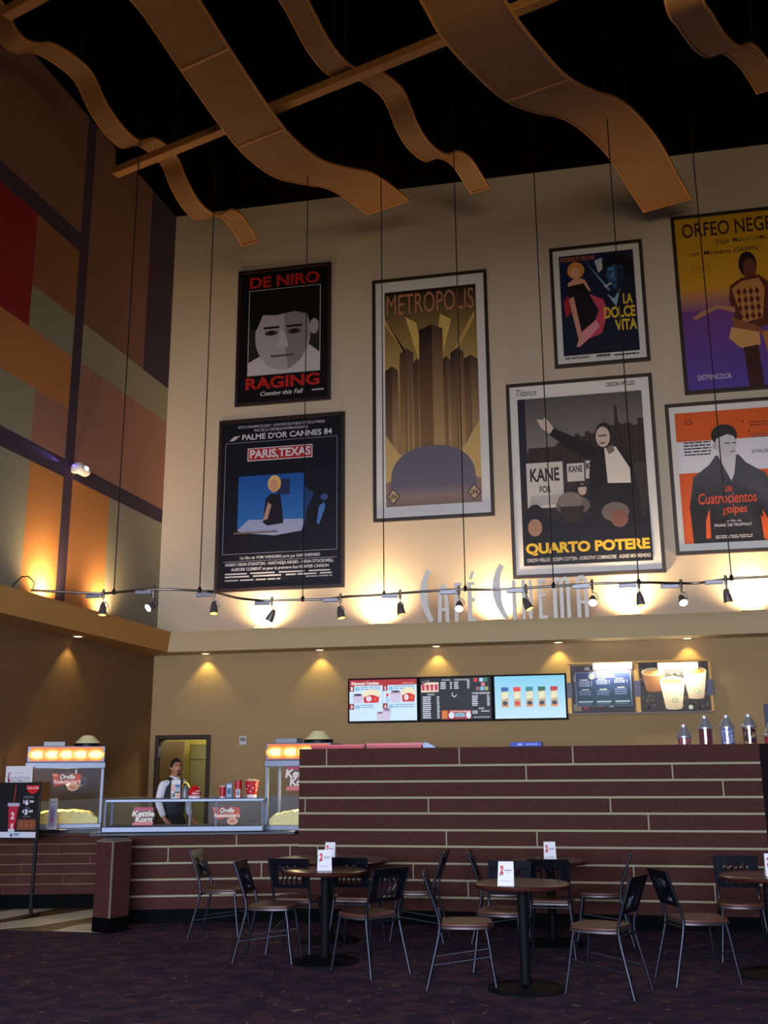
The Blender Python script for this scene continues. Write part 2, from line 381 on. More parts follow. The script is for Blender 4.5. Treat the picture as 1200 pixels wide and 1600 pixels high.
# ================================================================== CEILING RIBBONS AND PIPES
rib_m = mat('amber_perforated_ribbon', (116, 80, 43), 0.65, noise=(14, 0.05)); edge_m = mat('amber_ribbon_edge', (160, 106, 48), 0.5)
AR = math.radians(19); dr_ = Vector((math.sin(AR), math.cos(AR), 0)); nr_ = Vector((math.cos(AR), -math.sin(AR), 0))
def catmull(pts, k=6):
    out = []
    P = [pts[0]] + pts + [pts[-1]]
    for i in range(1, len(P)-2):
        for j in range(k):
            t = j/k; a, b_, c, d = P[i-1], P[i], P[i+1], P[i+2]
            out.append(tuple(0.5*((2*b_[q]) + (-a[q]+c[q])*t + (2*a[q]-5*b_[q]+4*c[q]-d[q])*t*t + (-a[q]+3*b_[q]-3*c[q]+d[q])*t**3) for q in range(len(b_))))
    out.append(pts[-1]); return out
def ribbon(label, edge, yend, width, extra, bars=()):
    e = onY(*edge[-1], yend)
    prof = []
    for p in edge:
        q = onP(*p, e, nr_); prof.append(((q-e).dot(dr_), q.z))
    prof = extra + prof
    prof = catmull(prof, 5)
    t = thing('ceiling_ribbon', label, 'ceiling decoration', (e.x, e.y, e.z), -AR, 'wavy amber ribbons under the black ceiling')
    def strip(x0, x1, zlo, zhi, name, m_):
        b = MB(); vs = []; n = len(prof)
        for s, z in prof: vs += [(x0, s, z-e.z+zlo), (x1, s, z-e.z+zlo), (x1, s, z-e.z+zhi), (x0, s, z-e.z+zhi)]
        fs = [(4*i+k, 4*i+(k+1)%4, 4*i+4+(k+1)%4, 4*i+4+k) for i in range(n-1) for k in range(4)] + [(0,1,2,3), (4*n-4, 4*n-3, 4*n-2, 4*n-1)]
        b.add(vs, fs); return b.build(name, m_, t, smooth=0.9)
    strip(0.02, width-0.02, 0, 0.012, 'ribbon_sheet', rib_m)
    strip(0, 0.022, -0.012, 0.024, 'edge_rail', edge_m); strip(width-0.022, width, -0.012, 0.024, 'edge_rail', edge_m)
    b = MB(); s, z = prof[-1]; b.box((0, s-0.012, z-e.z-0.012), (width, s+0.015, z-e.z+0.024)); b.build('end_rail', edge_m, t)
    for sx in bars:
        k = min(range(len(prof)), key=lambda i: abs(prof[i][0]-sx)); s, z = prof[k]
        b = MB(); b.box((0.02, s-0.02, z-e.z-0.012), (width-0.02, s+0.02, z-e.z+0.004)); b.build('joint_strip', edge_m, t)
    # hanger rods up to the ceiling
    for k in (len(prof)//3, len(prof)*4//5):
        s, z = prof[k]; b = MB(); b.tube([(width/2, s, z-e.z), (width/2, s, ZC-e.z)], 0.008); b.build('hanger_rod', mat('black_rod', (6, 6, 7), 0.8), t)
    return t
ribbon('narrow wavy amber ribbon nearest the coloured wall', [(0,65),(25,82),(50,82),(75,93),(103,113),(120,133),(140,175),(165,210),(190,231),(215,228),(235,240),(253,260),(265,290),(285,325),(305,342),(318,344),(335,337),(350,343),(363,360),(378,384)], 15.0, 0.35, [(-7.0, 11.0), (-6.2, 11.25), (-5.45, 11.15)])
ribbon('broad wavy amber ribbon ending above the black and white portrait poster', [(203,0),(240,48),(275,100),(310,150),(350,205),(385,245),(430,277),(480,289),(510,294),(540,310),(573,334)], 15.3, 0.83, [(-7.4, 11.0), (-6.6, 11.0)], (-4.6, -3.4))
ribbon('narrow wavy amber ribbon between the two broad ones, ending above the skyscraper poster', [(435,0),(455,35),(480,80),(510,115),(540,126),(560,125),(590,145),(604,165),(620,205),(640,235),(665,252),(685,247),(705,257),(720,278),(735,302)], 15.3, 0.35, [(-7.2, 10.9), (-6.2, 11.0)])
ribbon('broad wavy amber ribbon sweeping right, its end just above the blue night poster', [(655,0),(690,60),(740,115),(790,158),(840,177),(875,184),(910,205),(950,245),(985,300),(1005,331)], 15.9, 0.79, [(-9.6, 9.6), (-8.7, 9.3)], (-5.6,))
ribbon('short stretch of narrow wavy amber ribbon in the upper right corner', [(1037,0),(1060,45),(1085,78),(1108,90),(1130,84),(1155,105),(1175,135),(1181,146)], 13.6, 0.35, [(-6.0, 10.2), (-5.2, 9.95)])
pipe_m = mat('amber_pipe', (146, 98, 46), 0.55, noise=(4, 0.06))
def pipe(label, a, b_, z, r=0.085):
    p0 = onZ(*a, z); p1 = onZ(*b_, z); ax = -nr_ if False else nr_
    L = (p1-p0).dot(nr_); bb = MB()
    # square section tube, as a square hollow beam
    bb.obox((L/2, 0, 0), (L/2, 0, 0), (0, r*0.8, 0), (0, 0, r*0.7))
    t = thing('ceiling_beam', label, 'beam', p0, -AR, 'amber cross beams under the ceiling')
    bb.build('beam', pipe_m, t, bevel=0.01)
    for f in (0.15, 0.5, 0.85):
        k = MB(); k.tube([(L*f, 0, 0), (L*f, 0, ZC-z)], 0.01); k.build('hanger_rod', mat('black_rod', (6, 6, 7), 0.8), t)
pipe('long amber beam crossing the ribbons over the seating', (180, 270), (1000, -10), 10.36)
pipe('amber beam glimpsed in the upper left corner', (10, 22), (150, -25), 10.4)
# ================================================================== FRAMED POSTERS
frame_dark = mat('dark_umber_poster_frame', (42, 30, 28), 0.45); 
def poster(label, quad, art, border=(226, 222, 214), bw=0.085):
    """quad: where the frame's four corners are seen; art(Print) draws the sheet"""
    P = [onY(x, y, D - 0.06) for x, y in quad]
    x0 = (P[0].x + P[3].x)/2; x1 = (P[1].x + P[2].x)/2; z1 = (P[0].z + P[1].z)/2; z0 = (P[2].z + P[3].z)/2
    w, h = x1-x0, z1-z0; fw = 0.055
    t = thing('framed_poster', label, 'poster', ((x0+x1)/2, D, z0), 0, 'framed film posters on the cream wall')
    b = MB()
    b.plate([(-w/2, 0), (w/2, 0), (w/2, fw), (-w/2, fw)], -0.06, 0); b.plate([(-w/2, h-fw), (w/2, h-fw), (w/2, h), (-w/2, h)], -0.06, 0)
    b.plate([(-w/2, fw), (-w/2+fw, fw), (-w/2+fw, h-fw), (-w/2, h-fw)], -0.06, 0); b.plate([(w/2-fw, fw), (w/2, fw), (w/2, h-fw), (w/2-fw, h-fw)], -0.06, 0)
    b.build('frame', frame_dark, t, smooth=0)
    pr = Print(w-2*fw, h-2*fw)
    pr.rect(0, 0, 1, 1, border)
    art(pr)
    pr.build('poster_print', M_INK, t, loc=(0, -0.03, fw))
    return t
def bust(p, cu, top, s, skin, hair, coat, lo=1.0, shade=None, collar=None):
    """a plain head and shoulders, no one in particular"""
    asp = p.w/p.h
    p.poly([(cu-0.30*s, lo), (cu-0.27*s, top+0.62*s*asp), (cu-0.12*s, top+0.50*s*asp), (cu+0.12*s, top+0.50*s*asp), (cu+0.27*s, top+0.62*s*asp), (cu+0.30*s, lo)], coat)
    p.poly([(cu-0.065*s, top+0.58*s*asp), (cu-0.06*s, top+0.34*s*asp), (cu+0.06*s, top+0.34*s*asp), (cu+0.065*s, top+0.58*s*asp)], skin)
    if collar: p.poly([(cu-0.10*s, top+0.50*s*asp), (cu, top+0.72*s*asp), (cu+0.10*s, top+0.50*s*asp), (cu, top+0.56*s*asp)], collar)
    p.ell(cu, top+0.14*s*asp, 0.155*s, 0.17*s*asp, hair)
    p.ell(cu, top+0.25*s*asp, 0.125*s, 0.185*s*asp, skin)
    if shade: p.poly([(cu+0.02*s, top+0.10*s*asp), (cu+0.12*s, top+0.20*s*asp), (cu+0.115*s, top+0.32*s*asp), (cu+0.03*s, top+0.43*s*asp)], shade)
    p.poly([(cu-0.135*s, top+0.17*s*asp), (cu-0.08*s, top+0.02*s*asp), (cu+0.08*s, top+0.02*s*asp), (cu+0.135*s, top+0.17*s*asp), (cu+0.06*s, top+0.12*s*asp), (cu-0.06*s, top+0.12*s*asp)], hair)
    for sx in (-1, 1):
        p.rect(cu+sx*0.055*s-0.03*s, top+0.215*s*asp, cu+sx*0.055*s+0.03*s, top+0.23*s*asp, hair); p.ell(cu+sx*0.055*s, top+0.255*s*asp, 0.02*s, 0.012*s*asp, hair, 10)
    p.rect(cu-0.035*s, top+0.365*s*asp, cu+0.035*s, top+0.378*s*asp, (60, 44, 44))
# 1 black sheet, black-and-white head, red letters
def art1(p):
    p.rect(0, 0, 1, 1, (16, 14, 18))
    p.text('DE NIRO', 0.10, 0.035, 0.90, 0.125, (188, 40, 32), 0.03)
    p.rect(0.095, 0.14, 0.915, 0.80, (200, 196, 200)); p.rect(0.103, 0.145, 0.907, 0.795, (44, 42, 46))
    p.poly([(0.103, 0.795), (0.103, 0.70), (0.22, 0.66), (0.80, 0.60), (0.907, 0.66), (0.907, 0.795)], (206, 200, 206))
    p.ell(0.49, 0.50, 0.315, 0.27, (178, 172, 178), 30)
    p.poly([(0.50, 0.26), (0.76, 0.32), (0.80, 0.52), (0.70, 0.70), (0.56, 0.77), (0.52, 0.60)], (142, 136, 142))
    p.poly([(0.103, 0.42), (0.103, 0.145), (0.907, 0.145), (0.907, 0.40), (0.80, 0.46), (0.77, 0.36), (0.62, 0.33), (0.42, 0.35), (0.26, 0.34), (0.20, 0.44), (0.17, 0.46)], (20, 18, 22))
    p.ell(0.845, 0.46, 0.05, 0.06, (168, 162, 168))
    for u in (0.36, 0.62):
        p.rect(u-0.09, 0.435, u+0.09, 0.452, (30, 28, 32)); p.ell(u, 0.485, 0.075, 0.02, (64, 60, 66)); p.ell(u, 0.483, 0.03, 0.013, (20, 18, 22))
    p.poly([(0.47, 0.47), (0.51, 0.47), (0.56, 0.60), (0.43, 0.60)], (196, 190, 196)); p.rect(0.36, 0.655, 0.62, 0.672, (96, 88, 94))
    p.text('RAGING', 0.08, 0.815, 0.91, 0.905, (188, 40, 32), 0.035)
    p.text('Coming this Fall', 0.25, 0.925, 0.73, 0.967, (232, 230, 232), 0.015, 0.25); p.scribble(0.83, 0.935, 0.96, 0.955, 1, (200, 200, 204), seed=3)
# 2 navy sheet with a blue window
def art2(p):
    p.rect(0, 0, 1, 1, (15, 18, 30))
    w = (216, 216, 222)
    p.text('VOTE UNANIME DU JURY - OVATION DU PUBLIC ET DE LA PRESSE', 0.13, 0.022, 0.86, 0.043, w); p.text('PRIX DE LA CRITIQUE INTERNATIONALE', 0.27, 0.047, 0.72, 0.067, w)
    p.text("PALME D'OR CANNES 84", 0.17, 0.075, 0.92, 0.112, w, 0.02)
    p.poly([(0.06, 0.112), (0.10, 0.085), (0.155, 0.082), (0.10, 0.112)], (190, 188, 190))
    p.frame(0.03, 0.125, 0.965, 0.80, 0.004, (150, 150, 164))
    p.rect(0.22, 0.165, 0.76, 0.245, w); p.rect(0.227, 0.17, 0.753, 0.24, (176, 40, 48)); p.text('PARIS,TEXAS', 0.24, 0.176, 0.745, 0.238, w, 0.03)
    p.rect(0.15, 0.335, 0.70, 0.66, (26, 84, 166), (46, 110, 186)); p.rect(0.47, 0.365, 0.58, 0.46, (38, 50, 88))
    p.poly([(0.70, 0.335), (0.70, 0.42), (0.78, 0.46), (0.72, 0.56), (0.70, 0.66)], (30, 60, 110))
    # someone seated at a table edge
    p.poly([(0.15, 0.66), (0.24, 0.60), (0.70, 0.61), (0.68, 0.68), (0.46, 0.70), (0.18, 0.675)], (150, 160, 196))
    p.poly([(0.36, 0.62), (0.38, 0.48), (0.42, 0.45), (0.50, 0.46), (0.52, 0.55), (0.53, 0.63), (0.40, 0.64)], (24, 22, 34)); p.ell(0.45, 0.39, 0.055, 0.05, (222, 180, 110)); p.ell(0.445, 0.405, 0.033, 0.04, (206, 150, 120))
    p.poly([(0.40, 0.50), (0.43, 0.52), (0.40, 0.60), (0.36, 0.61)], (176, 140, 130)); p.rect(0.12, 0.672, 0.48, 0.682, (120, 96, 84))
    p.poly([(0.80, 0.64), (0.82, 0.54), (0.86, 0.52), (0.87, 0.55), (0.82, 0.65)], (70, 116, 190)); p.ell(0.86, 0.49, 0.03, 0.02, (60, 84, 140))
    p.text('Un film de WIM WENDERS ecrit par SAM SHEPARD', 0.18, 0.815, 0.83, 0.838, w, 0.01)
    p.rect(0.04, 0.842, 0.965, 0.845, (150, 150, 164))
    p.text('HARRY DEAN STANTON - NASTASSJA KINSKI - DEAN STOCKWELL', 0.06, 0.852, 0.94, 0.876, w, 0.015); p.text('AURORE CLEMENT et pour la premiere fois HUNTER CARSON', 0.11, 0.881, 0.90, 0.904, w, 0.015)
    p.scribble(0.06, 0.912, 0.94, 0.945, 2, (190, 190, 198), 0.5, 5); p.scribble(0.06, 0.95, 0.52, 0.962, 1, (170, 170, 180), 0.6, 6); p.scribble(0.72, 0.945, 0.94, 0.955, 1, (170, 170, 180), 0.6, 8)
# 3 gold towers: a plain city of slabs (stand-in)
def art3(p):
    u0, v0, u1, v1 = 0.085, 0.045, 0.925, 0.955
    p.rect(u0, v0, u1, 0.40, (24, 18, 18), (190, 158, 90)); p.rect(u0, 0.40, u1, v1, (180, 146, 96), (142, 116, 106))
    for a, c in ((-0.42, (206, 160, 90)), (-0.18, (222, 186, 98)), (0.14, (222, 186, 98)), (0.40, (206, 160, 90))):
        p.poly([(0.505+a*0.15-0.02, 0.46), (0.505+a-0.05 if abs(a) < 0.4 else 0.505+a, 0.16), (0.505+a+0.05 if abs(a) < 0.4 else 0.505+a, 0.19), (0.505+a*0.15+0.02, 0.46)], c)
    def tower(a, b_, top, dk, lt):
        m_ = a + (b_-a)*0.55
        p.poly([(a, top+0.02), (m_, top), (m_, 0.80), (a, 0.80)], [dk, dk, lt, lt]); p.poly([(m_, top), (b_, top+0.02), (b_, 0.80), (m_, 0.80)], [(84, 58, 46), (84, 58, 46), (196, 160, 108), (196, 160, 108)])
    tower(0.085, 0.20, 0.37, (60, 40, 34), (150, 116, 84)); tower(0.78, 0.925, 0.35, (60, 40, 34), (170, 134, 92)); tower(0.22, 0.345, 0.30, (74, 50, 38), (186, 148, 92)); tower(0.68, 0.80, 0.315, (50, 32, 32), (176, 140, 92))
    tower(0.345, 0.41, 0.345, (66, 44, 38), (170, 132, 86)); tower(0.60, 0.68, 0.345, (60, 40, 36), (170, 132, 86)); tower(0.40, 0.615, 0.205, (30, 22, 24), (150, 112, 76))
    for u in (0.27, 0.31, 0.375, 0.64, 0.73, 0.85): p.rect(u, 0.42, u+0.008, 0.80, (112, 82, 60))
    p.poly([(u0, 0.66), (0.20, 0.74), (0.42, 0.80), (u0, 0.86)], (206, 172, 110)); p.poly([(u1, 0.62), (0.80, 0.72), (0.58, 0.80), (u1, 0.86)], (206, 172, 110))
    # plain slate dome in the foreground instead of a figure
    p.poly([(0.13, v1-0.03)] + [(0.505-0.375*math.cos(math.pi*i/20), 0.875-0.16*math.sin(math.pi*i/20)**0.7) for i in range(21)] + [(0.88, v1-0.03)], [(140, 122, 118)] + [(104, 100, 116)]*21 + [(140, 122, 118)])
   
    p.text('METROPOLIS', 0.105, 0.06, 0.905, 0.15, (190, 128, 92), 0.0)
    for u in (0.15, 0.86):
        p.poly([(u-0.062, 0.915), (u, 0.882), (u+0.062, 0.915), (u, 0.948)], (70, 56, 60)); p.poly([(u-0.05, 0.915), (u, 0.888), (u+0.05, 0.915), (u, 0.942)], (196, 168, 130)); p.text('UFA', u-0.035, 0.905, u+0.035, 0.926, (50, 40, 44), 0.03)
# 4 night blue, pink swirl, yellow title
def art4(p):
    p.rect(0.07, 0.05, 0.93, 0.93, (22, 34, 76), (12, 18, 44)); p.text('FEDERICO FELLINI', 0.09, 0.065, 0.48, 0.105, (196, 104, 40), 0.02)
    p.poly([(0.37, 0.11), (0.66, 0.40), (0.64, 0.42)], (120, 150, 190)); p.poly([(0.93, 0.18), (0.93, 0.60), (0.55, 0.52), (0.60, 0.40), (0.78, 0.36)], (16, 22, 46))
    # man's head in blue light, no one in particular
    p.ell(0.74, 0.20, 0.18, 0.14, (12, 15, 30)); p.poly([(0.62, 0.19), (0.70, 0.17), (0.80, 0.19), (0.82, 0.27), (0.78, 0.35), (0.70, 0.39), (0.63, 0.33), (0.605, 0.26)], (40, 84, 128)); p.poly([(0.72, 0.19), (0.81, 0.20), (0.82, 0.27), (0.78, 0.35), (0.71, 0.385), (0.73, 0.30)], (22, 46, 82)); p.poly([(0.63, 0.20), (0.70, 0.19), (0.70, 0.26), (0.66, 0.30)], (78, 134, 176)); p.rect(0.625, 0.222, 0.695, 0.232, (10, 14, 30)); p.rect(0.725, 0.225, 0.80, 0.235, (10, 14, 30)); p.ell(0.66, 0.243, 0.02, 0.008, (12, 18, 36), 8); p.ell(0.755, 0.246, 0.02, 0.008, (10, 14, 28), 8); p.poly([(0.70, 0.24), (0.715, 0.30), (0.685, 0.30)], (62, 112, 156)); p.rect(0.665, 0.328, 0.735, 0.336, (14, 24, 50)); p.line((0.58, 0.36), (0.66, 0.33), 0.02, (206, 206, 200))
    p.poly([(0.48, 0.12), (0.57, 0.10), (0.57, 0.20), (0.52, 0.23)], (196, 206, 214)); p.poly([(0.60, 0.42), (0.68, 0.47), (0.76, 0.38), (0.70, 0.54)], (150, 180, 206))
    # dancer in a black and pink dress
    p.poly([(0.16, 0.30), (0.26, 0.25), (0.36, 0.28), (0.42, 0.38), (0.34, 0.42), (0.16, 0.38)], (226, 160, 128)); p.ell(0.26, 0.19, 0.10, 0.075, (222, 150, 60)); p.ell(0.255, 0.21, 0.055, 0.05, (226, 168, 132))
    p.poly([(0.13, 0.33), (0.34, 0.31), (0.44, 0.44), (0.46, 0.62), (0.30, 0.74), (0.20, 0.60)], (16, 14, 26)); p.poly([(0.40, 0.41), (0.56, 0.47), (0.60, 0.58), (0.52, 0.76), (0.36, 0.80), (0.30, 0.74), (0.44, 0.66), (0.50, 0.56)], (206, 70, 96)); p.poly([(0.28, 0.74), (0.46, 0.64), (0.50, 0.70), (0.36, 0.80), (0.26, 0.86), (0.22, 0.86)], (232, 150, 160)); p.poly([(0.16, 0.44), (0.22, 0.42), (0.30, 0.80), (0.26, 0.84)], (216, 150, 130)); p.poly([(0.10, 0.46), (0.16, 0.40), (0.18, 0.56), (0.12, 0.60)], (170, 36, 52))
    y = (226, 190, 52); p.text('LA', 0.78, 0.435, 0.89, 0.525, y, 0.035); p.text('DOLCE', 0.555, 0.54, 0.91, 0.64, y, 0.035); p.text('VITA', 0.67, 0.655, 0.92, 0.75, y, 0.035)
    p.scribble(0.08, 0.945, 0.36, 0.965, 2, (60, 56, 60), 0.6, 2); p.scribble(0.44, 0.94, 0.60, 0.965, 1, (80, 76, 80), 0.8, 3); p.scribble(0.64, 0.95, 0.92, 0.965, 1, (40, 38, 42), 0.8, 4)
# 5 grey evening, skyline, speaker and crowd (stand-in)
def art5(p):
    u0, u1 = 0.055, 0.945
    p.text('ORSON WELLES', 0.70, 0.012, 0.90, 0.037, (70, 66, 70), 0.02); p.text('Titanus', 0.05, 0.016, 0.20, 0.052, (70, 66, 70), 0.0, 0.4)
    p.rect(u0, 0.07, u1, 0.36, (86, 82, 84), (130, 120, 120)); p.rect(u0, 0.36, u1, 0.94, (66, 54, 54), (20, 18, 24)); p.rect(u0, 0.07, 0.11, 0.62, (34, 34, 50))
    rnd = random.Random(4); u = 0.12
    while u < u1-0.02:
        wd = rnd.uniform(0.02, 0.045); top = 0.34-0.17*max(0, (u-0.30))**0.6*rnd.uniform(0.7, 1.15); p.rect(u, max(top, 0.14), min(u+wd, u1), 0.45, (58, 42, 46), (48, 36, 42)); p.n -= 1; u += wd*0.95
    p.n += 1; p.rect(0.745, 0.14, 0.765, 0.3, (50, 38, 44))
    # placards
    for a, b_, c, d, lab in ((0.10, 0.42, 0.36, 0.66, 'KANE'), (0.39, 0.435, 0.51, 0.53, 'KANE'), (0.52, 0.425, 0.57, 0.52, 'K')):
        p.rect(a, b_, c, d, (206, 198, 188)); p.text(lab, a+(c-a)*0.1, b_+(d-b_)*0.12, c-(c-a)*0.1, b_+(d-b_)*(0.42 if d > 0.6 else 0.5), (52, 46, 50), 0.03)
    p.text('FOR', 0.19, 0.545, 0.27, 0.58, (52, 46, 50), 0.02); p.rect(0.12, 0.60, 0.34, 0.645, (176, 166, 160))
    # generic speaker in dark coat, arm out
    p.poly([(0.52, 0.86), (0.53, 0.60), (0.56, 0.40), (0.64, 0.36), (0.74, 0.355), (0.84, 0.42), (0.88, 0.60), (0.90, 0.86)], (22, 20, 28)); p.poly([(0.60, 0.36), (0.57, 0.43), (0.42, 0.36), (0.27, 0.27), (0.30, 0.235), (0.44, 0.29)], (22, 20, 28)); p.poly([(0.28, 0.27), (0.22, 0.235), (0.19, 0.185), (0.24, 0.19), (0.25, 0.175), (0.29, 0.215), (0.31, 0.24)], (206, 186, 170))
    p.poly([(0.66, 0.365), (0.74, 0.36), (0.83, 0.48), (0.83, 0.555), (0.67, 0.55)], (222, 212, 200)); p.ell(0.665, 0.29, 0.062, 0.062, (34, 30, 34)); p.ell(0.655, 0.305, 0.05, 0.055, (204, 182, 166)); p.rect(0.625, 0.295, 0.68, 0.302, (50, 40, 42)); p.rect(0.63, 0.335, 0.67, 0.341, (80, 50, 48)); p.poly([(0.67, 0.365), (0.72, 0.35), (0.73, 0.385), (0.69, 0.40)], (120, 108, 88))
    # listening crowd: hats and heads
    p.poly([(u0, 0.94), (u0, 0.72), (0.16, 0.66), (0.30, 0.74), (0.44, 0.66), (0.60, 0.78), (0.72, 0.70), (0.88, 0.76), (u1, 0.68), (u1, 0.94)], (20, 19, 27))
    p.ell(0.15, 0.70, 0.065, 0.06, (26, 22, 28)); p.ell(0.145, 0.76, 0.05, 0.045, (160, 122, 100)); p.ell(0.42, 0.655, 0.12, 0.05, (104, 92, 88)); p.ell(0.40, 0.63, 0.085, 0.045, (126, 112, 104)); p.poly([(0.32, 0.66), (0.50, 0.66), (0.47, 0.74), (0.36, 0.74)], (44, 34, 36)); p.ell(0.71, 0.70, 0.095, 0.05, (110, 98, 92)); p.ell(0.735, 0.735, 0.06, 0.045, (128, 84, 68)); p.ell(0.49, 0.575, 0.03, 0.03, (196, 170, 150)); p.rect(0.455, 0.55, 0.53, 0.562, (28, 24, 30))
    y = (232, 186, 48); p.rect(u0, 0.83, u1, 0.955, (22, 22, 32)); p.text('QUARTO POTERE', 0.075, 0.84, 0.93, 0.905, y, 0.045); p.text('ORSON WELLES   JOSEPH COTTEN - DOROTHY COMINGORE   AGNES MOOREHEAD', 0.08, 0.918, 0.93, 0.942, (214, 208, 204), 0.012)
# 6 yellow to violet sheet with a seated figure (runs out of the picture on the right)
def art6(p):
    p.rect(0, 0, 1, 0.42, (206, 158, 18), (214, 152, 34)); p.rect(0, 0.42, 1, 0.55, (214, 152, 34), (140, 84, 132)); p.rect(0, 0.55, 1, 1, (116, 66, 140), (92, 70, 160))
    k = (60, 30, 30); p.text('ORFEO NEGRO', 0.06, 0.03, 0.93, 0.115, k, 0.01); p.text('Regie  Marcel CAMUS', 0.34, 0.14, 0.80, 0.175, k, 0.005); p.text('con  Marpessa DAWN  -  Breno', 0.10, 0.20, 0.92, 0.235, k, 0.01, 0.2); p.scribble(0.11, 0.29, 0.27, 0.335, 3, (176, 122, 20), 0.4, 9)
    br = (96, 48, 32); gd = (216, 160, 96)
    p.poly([(0.44, 0.62), (0.40, 0.50), (0.42, 0.42), (0.52, 0.38), (0.66, 0.37), (0.74, 0.42), (0.76, 0.55), (0.70, 0.66), (0.48, 0.70)], br); p.ell(0.58, 0.305, 0.075, 0.075, (40, 22, 20)); p.ell(0.595, 0.33, 0.055, 0.06, (112, 58, 38)); p.rect(0.555, 0.37, 0.62, 0.41, br)
    p.poly([(0.43, 0.44), (0.52, 0.40), (0.66, 0.39), (0.70, 0.45), (0.66, 0.62), (0.50, 0.64)], (196, 132, 70))
    for i in range(4):
        for j in range(4): p.poly([(0.485+0.05*i, 0.44+0.047*j), (0.505+0.05*i, 0.463+0.047*j), (0.485+0.05*i, 0.486+0.047*j), (0.465+0.05*i, 0.463+0.047*j)], (92, 40, 30)); p.n -= 1
    p.n += 1
    p.poly([(0.44, 0.58), (0.30, 0.545), (0.12, 0.60), (0.08, 0.59), (0.16, 0.555), (0.30, 0.525), (0.44, 0.545)], (190, 130, 100)); p.poly([(0.40, 0.60), (0.60, 0.66), (0.66, 0.70), (0.60, 0.73), (0.42, 0.66)], (150, 86, 56)); p.poly([(0.37, 0.72), (0.40, 0.66), (0.62, 0.70), (0.62, 0.77), (0.52, 0.80), (0.44, 0.77)], gd)
    p.poly([(0.48, 0.78), (0.60, 0.77), (0.62, 1.0), (0.50, 1.0)], (70, 34, 28)); p.poly([(0.64, 0.70), (0.80, 0.68), (0.84, 1.0), (0.72, 1.0)], (186, 122, 66)); p.text('EASTMANCOLOR', 0.09, 0.915, 0.36, 0.945, (216, 208, 224), 0.01)
# 7 orange and white bands, boyish figure in a dark jacket (stand-in)
def art7(p):
    og = (222, 92, 36)
    p.rect(0.05, 0.045, 0.95, 0.25, og); p.rect(0.05, 0.25, 0.95, 0.47, (226, 224, 230)); p.rect(0.05, 0.47, 0.95, 0.95, og)
    p.poly([(0.13, 0.95), (0.12, 0.70), (0.17, 0.50), (0.32, 0.42), (0.38, 0.36), (0.58, 0.36), (0.64, 0.42), (0.80, 0.50), (0.87, 0.68), (0.93, 0.86), (0.84, 0.92), (0.74, 0.74), (0.74, 0.95)], [(34, 32, 38)]*2 + [(78, 80, 88)]*8 + [(34, 32, 38)]*4); p.poly([(0.25, 0.80), (0.29, 0.72), (0.28, 0.92), (0.24, 0.92)], og); p.poly([(0.72, 0.78), (0.80, 0.86), (0.82, 0.94), (0.73, 0.94)], og)
    p.poly([(0.40, 0.36), (0.56, 0.36), (0.53, 0.49), (0.50, 0.54)], (212, 208, 214)); p.ell(0.47, 0.22, 0.115, 0.075, (46, 44, 48)); p.ell(0.48, 0.285, 0.092, 0.085, (206, 202, 206)); p.poly([(0.37, 0.25), (0.40, 0.18), (0.56, 0.18), (0.585, 0.24), (0.50, 0.215)], (46, 44, 48)); p.rect(0.47, 0.275, 0.52, 0.282, (70, 68, 72)); p.rect(0.535, 0.275, 0.57, 0.282, (70, 68, 72)); p.rect(0.51, 0.335, 0.56, 0.341, (110, 96, 100)); p.ell(0.38, 0.295, 0.018, 0.025, (180, 176, 182))
    k = (50, 46, 50)
    p.scribble(0.11, 0.255, 0.35, 0.36, 5, k, 0.45, 11); p.scribble(0.70, 0.14, 0.92, 0.18, 2, (120, 60, 40), 0.4, 12); p.scribble(0.70, 0.225, 0.92, 0.26, 2, (90, 80, 84), 0.4, 13); p.text('DYALISCOPE', 0.70, 0.335, 0.94, 0.358, k, 0.01); p.ell(0.17, 0.115, 0.035, 0.018, (140, 60, 40)); p.ell(0.17, 0.115, 0.02, 0.010, og); p.ell(0.64, 0.135, 0.009, 0.007, (120, 44, 30)); p.ell(0.69, 0.205, 0.009, 0.007, (90, 44, 40))
    r = (226, 84, 52); p.text('Los', 0.42, 0.56, 0.50, 0.61, r, 0.01, 0.15); p.text('Cuatrocientos', 0.20, 0.615, 0.70, 0.69, r, 0.01, 0.1); p.text('golpes', 0.40, 0.70, 0.61, 0.775, r, 0.01, 0.15)
    p.text('un film de', 0.42, 0.80, 0.55, 0.818, (200, 198, 204)); p.text('FRANCOIS TRUFFAUT', 0.32, 0.828, 0.64, 0.846, (206, 204, 210), 0.015); p.scribble(0.32, 0.905, 0.64, 0.93, 2, (180, 178, 184), 0.5, 14)
poster('dark framed poster with a black and white head between red letters on black', [(373.3,425.1),(517.7,407.2),(515.3,622.8),(365.7,635.2)], art1)
poster('dark navy poster with a red title strip over a bright blue picture window', [(342.4,658.2),(538.7,641.7),(537.3,917.2),(334.4,925.4)], art2)
poster('tall narrow poster of gold skyscrapers with a white border', [(582,439.3),(759.9,419.2),(772.5,804.7),(582.5,815.9)], art3)
poster('small night blue poster with pink dress and yellow title at the right', [(856.8,388.7),(1002,373),(1017,562),(868,574.6)], art4)
poster('large white bordered poster with grey skyline, crowd and yellow title along the bottom', [(789.6,601.5),(1017.8,581.6),(1040.9,893.8),(802.2,904.3)], art5)
def right_cut(q, X1):
    """frames cut by the picture edge: the right side is out of sight"""
    a = onY(*q[0], D-0.06); b_ = onY(*q[3], D-0.06); out = []
    return a, b_
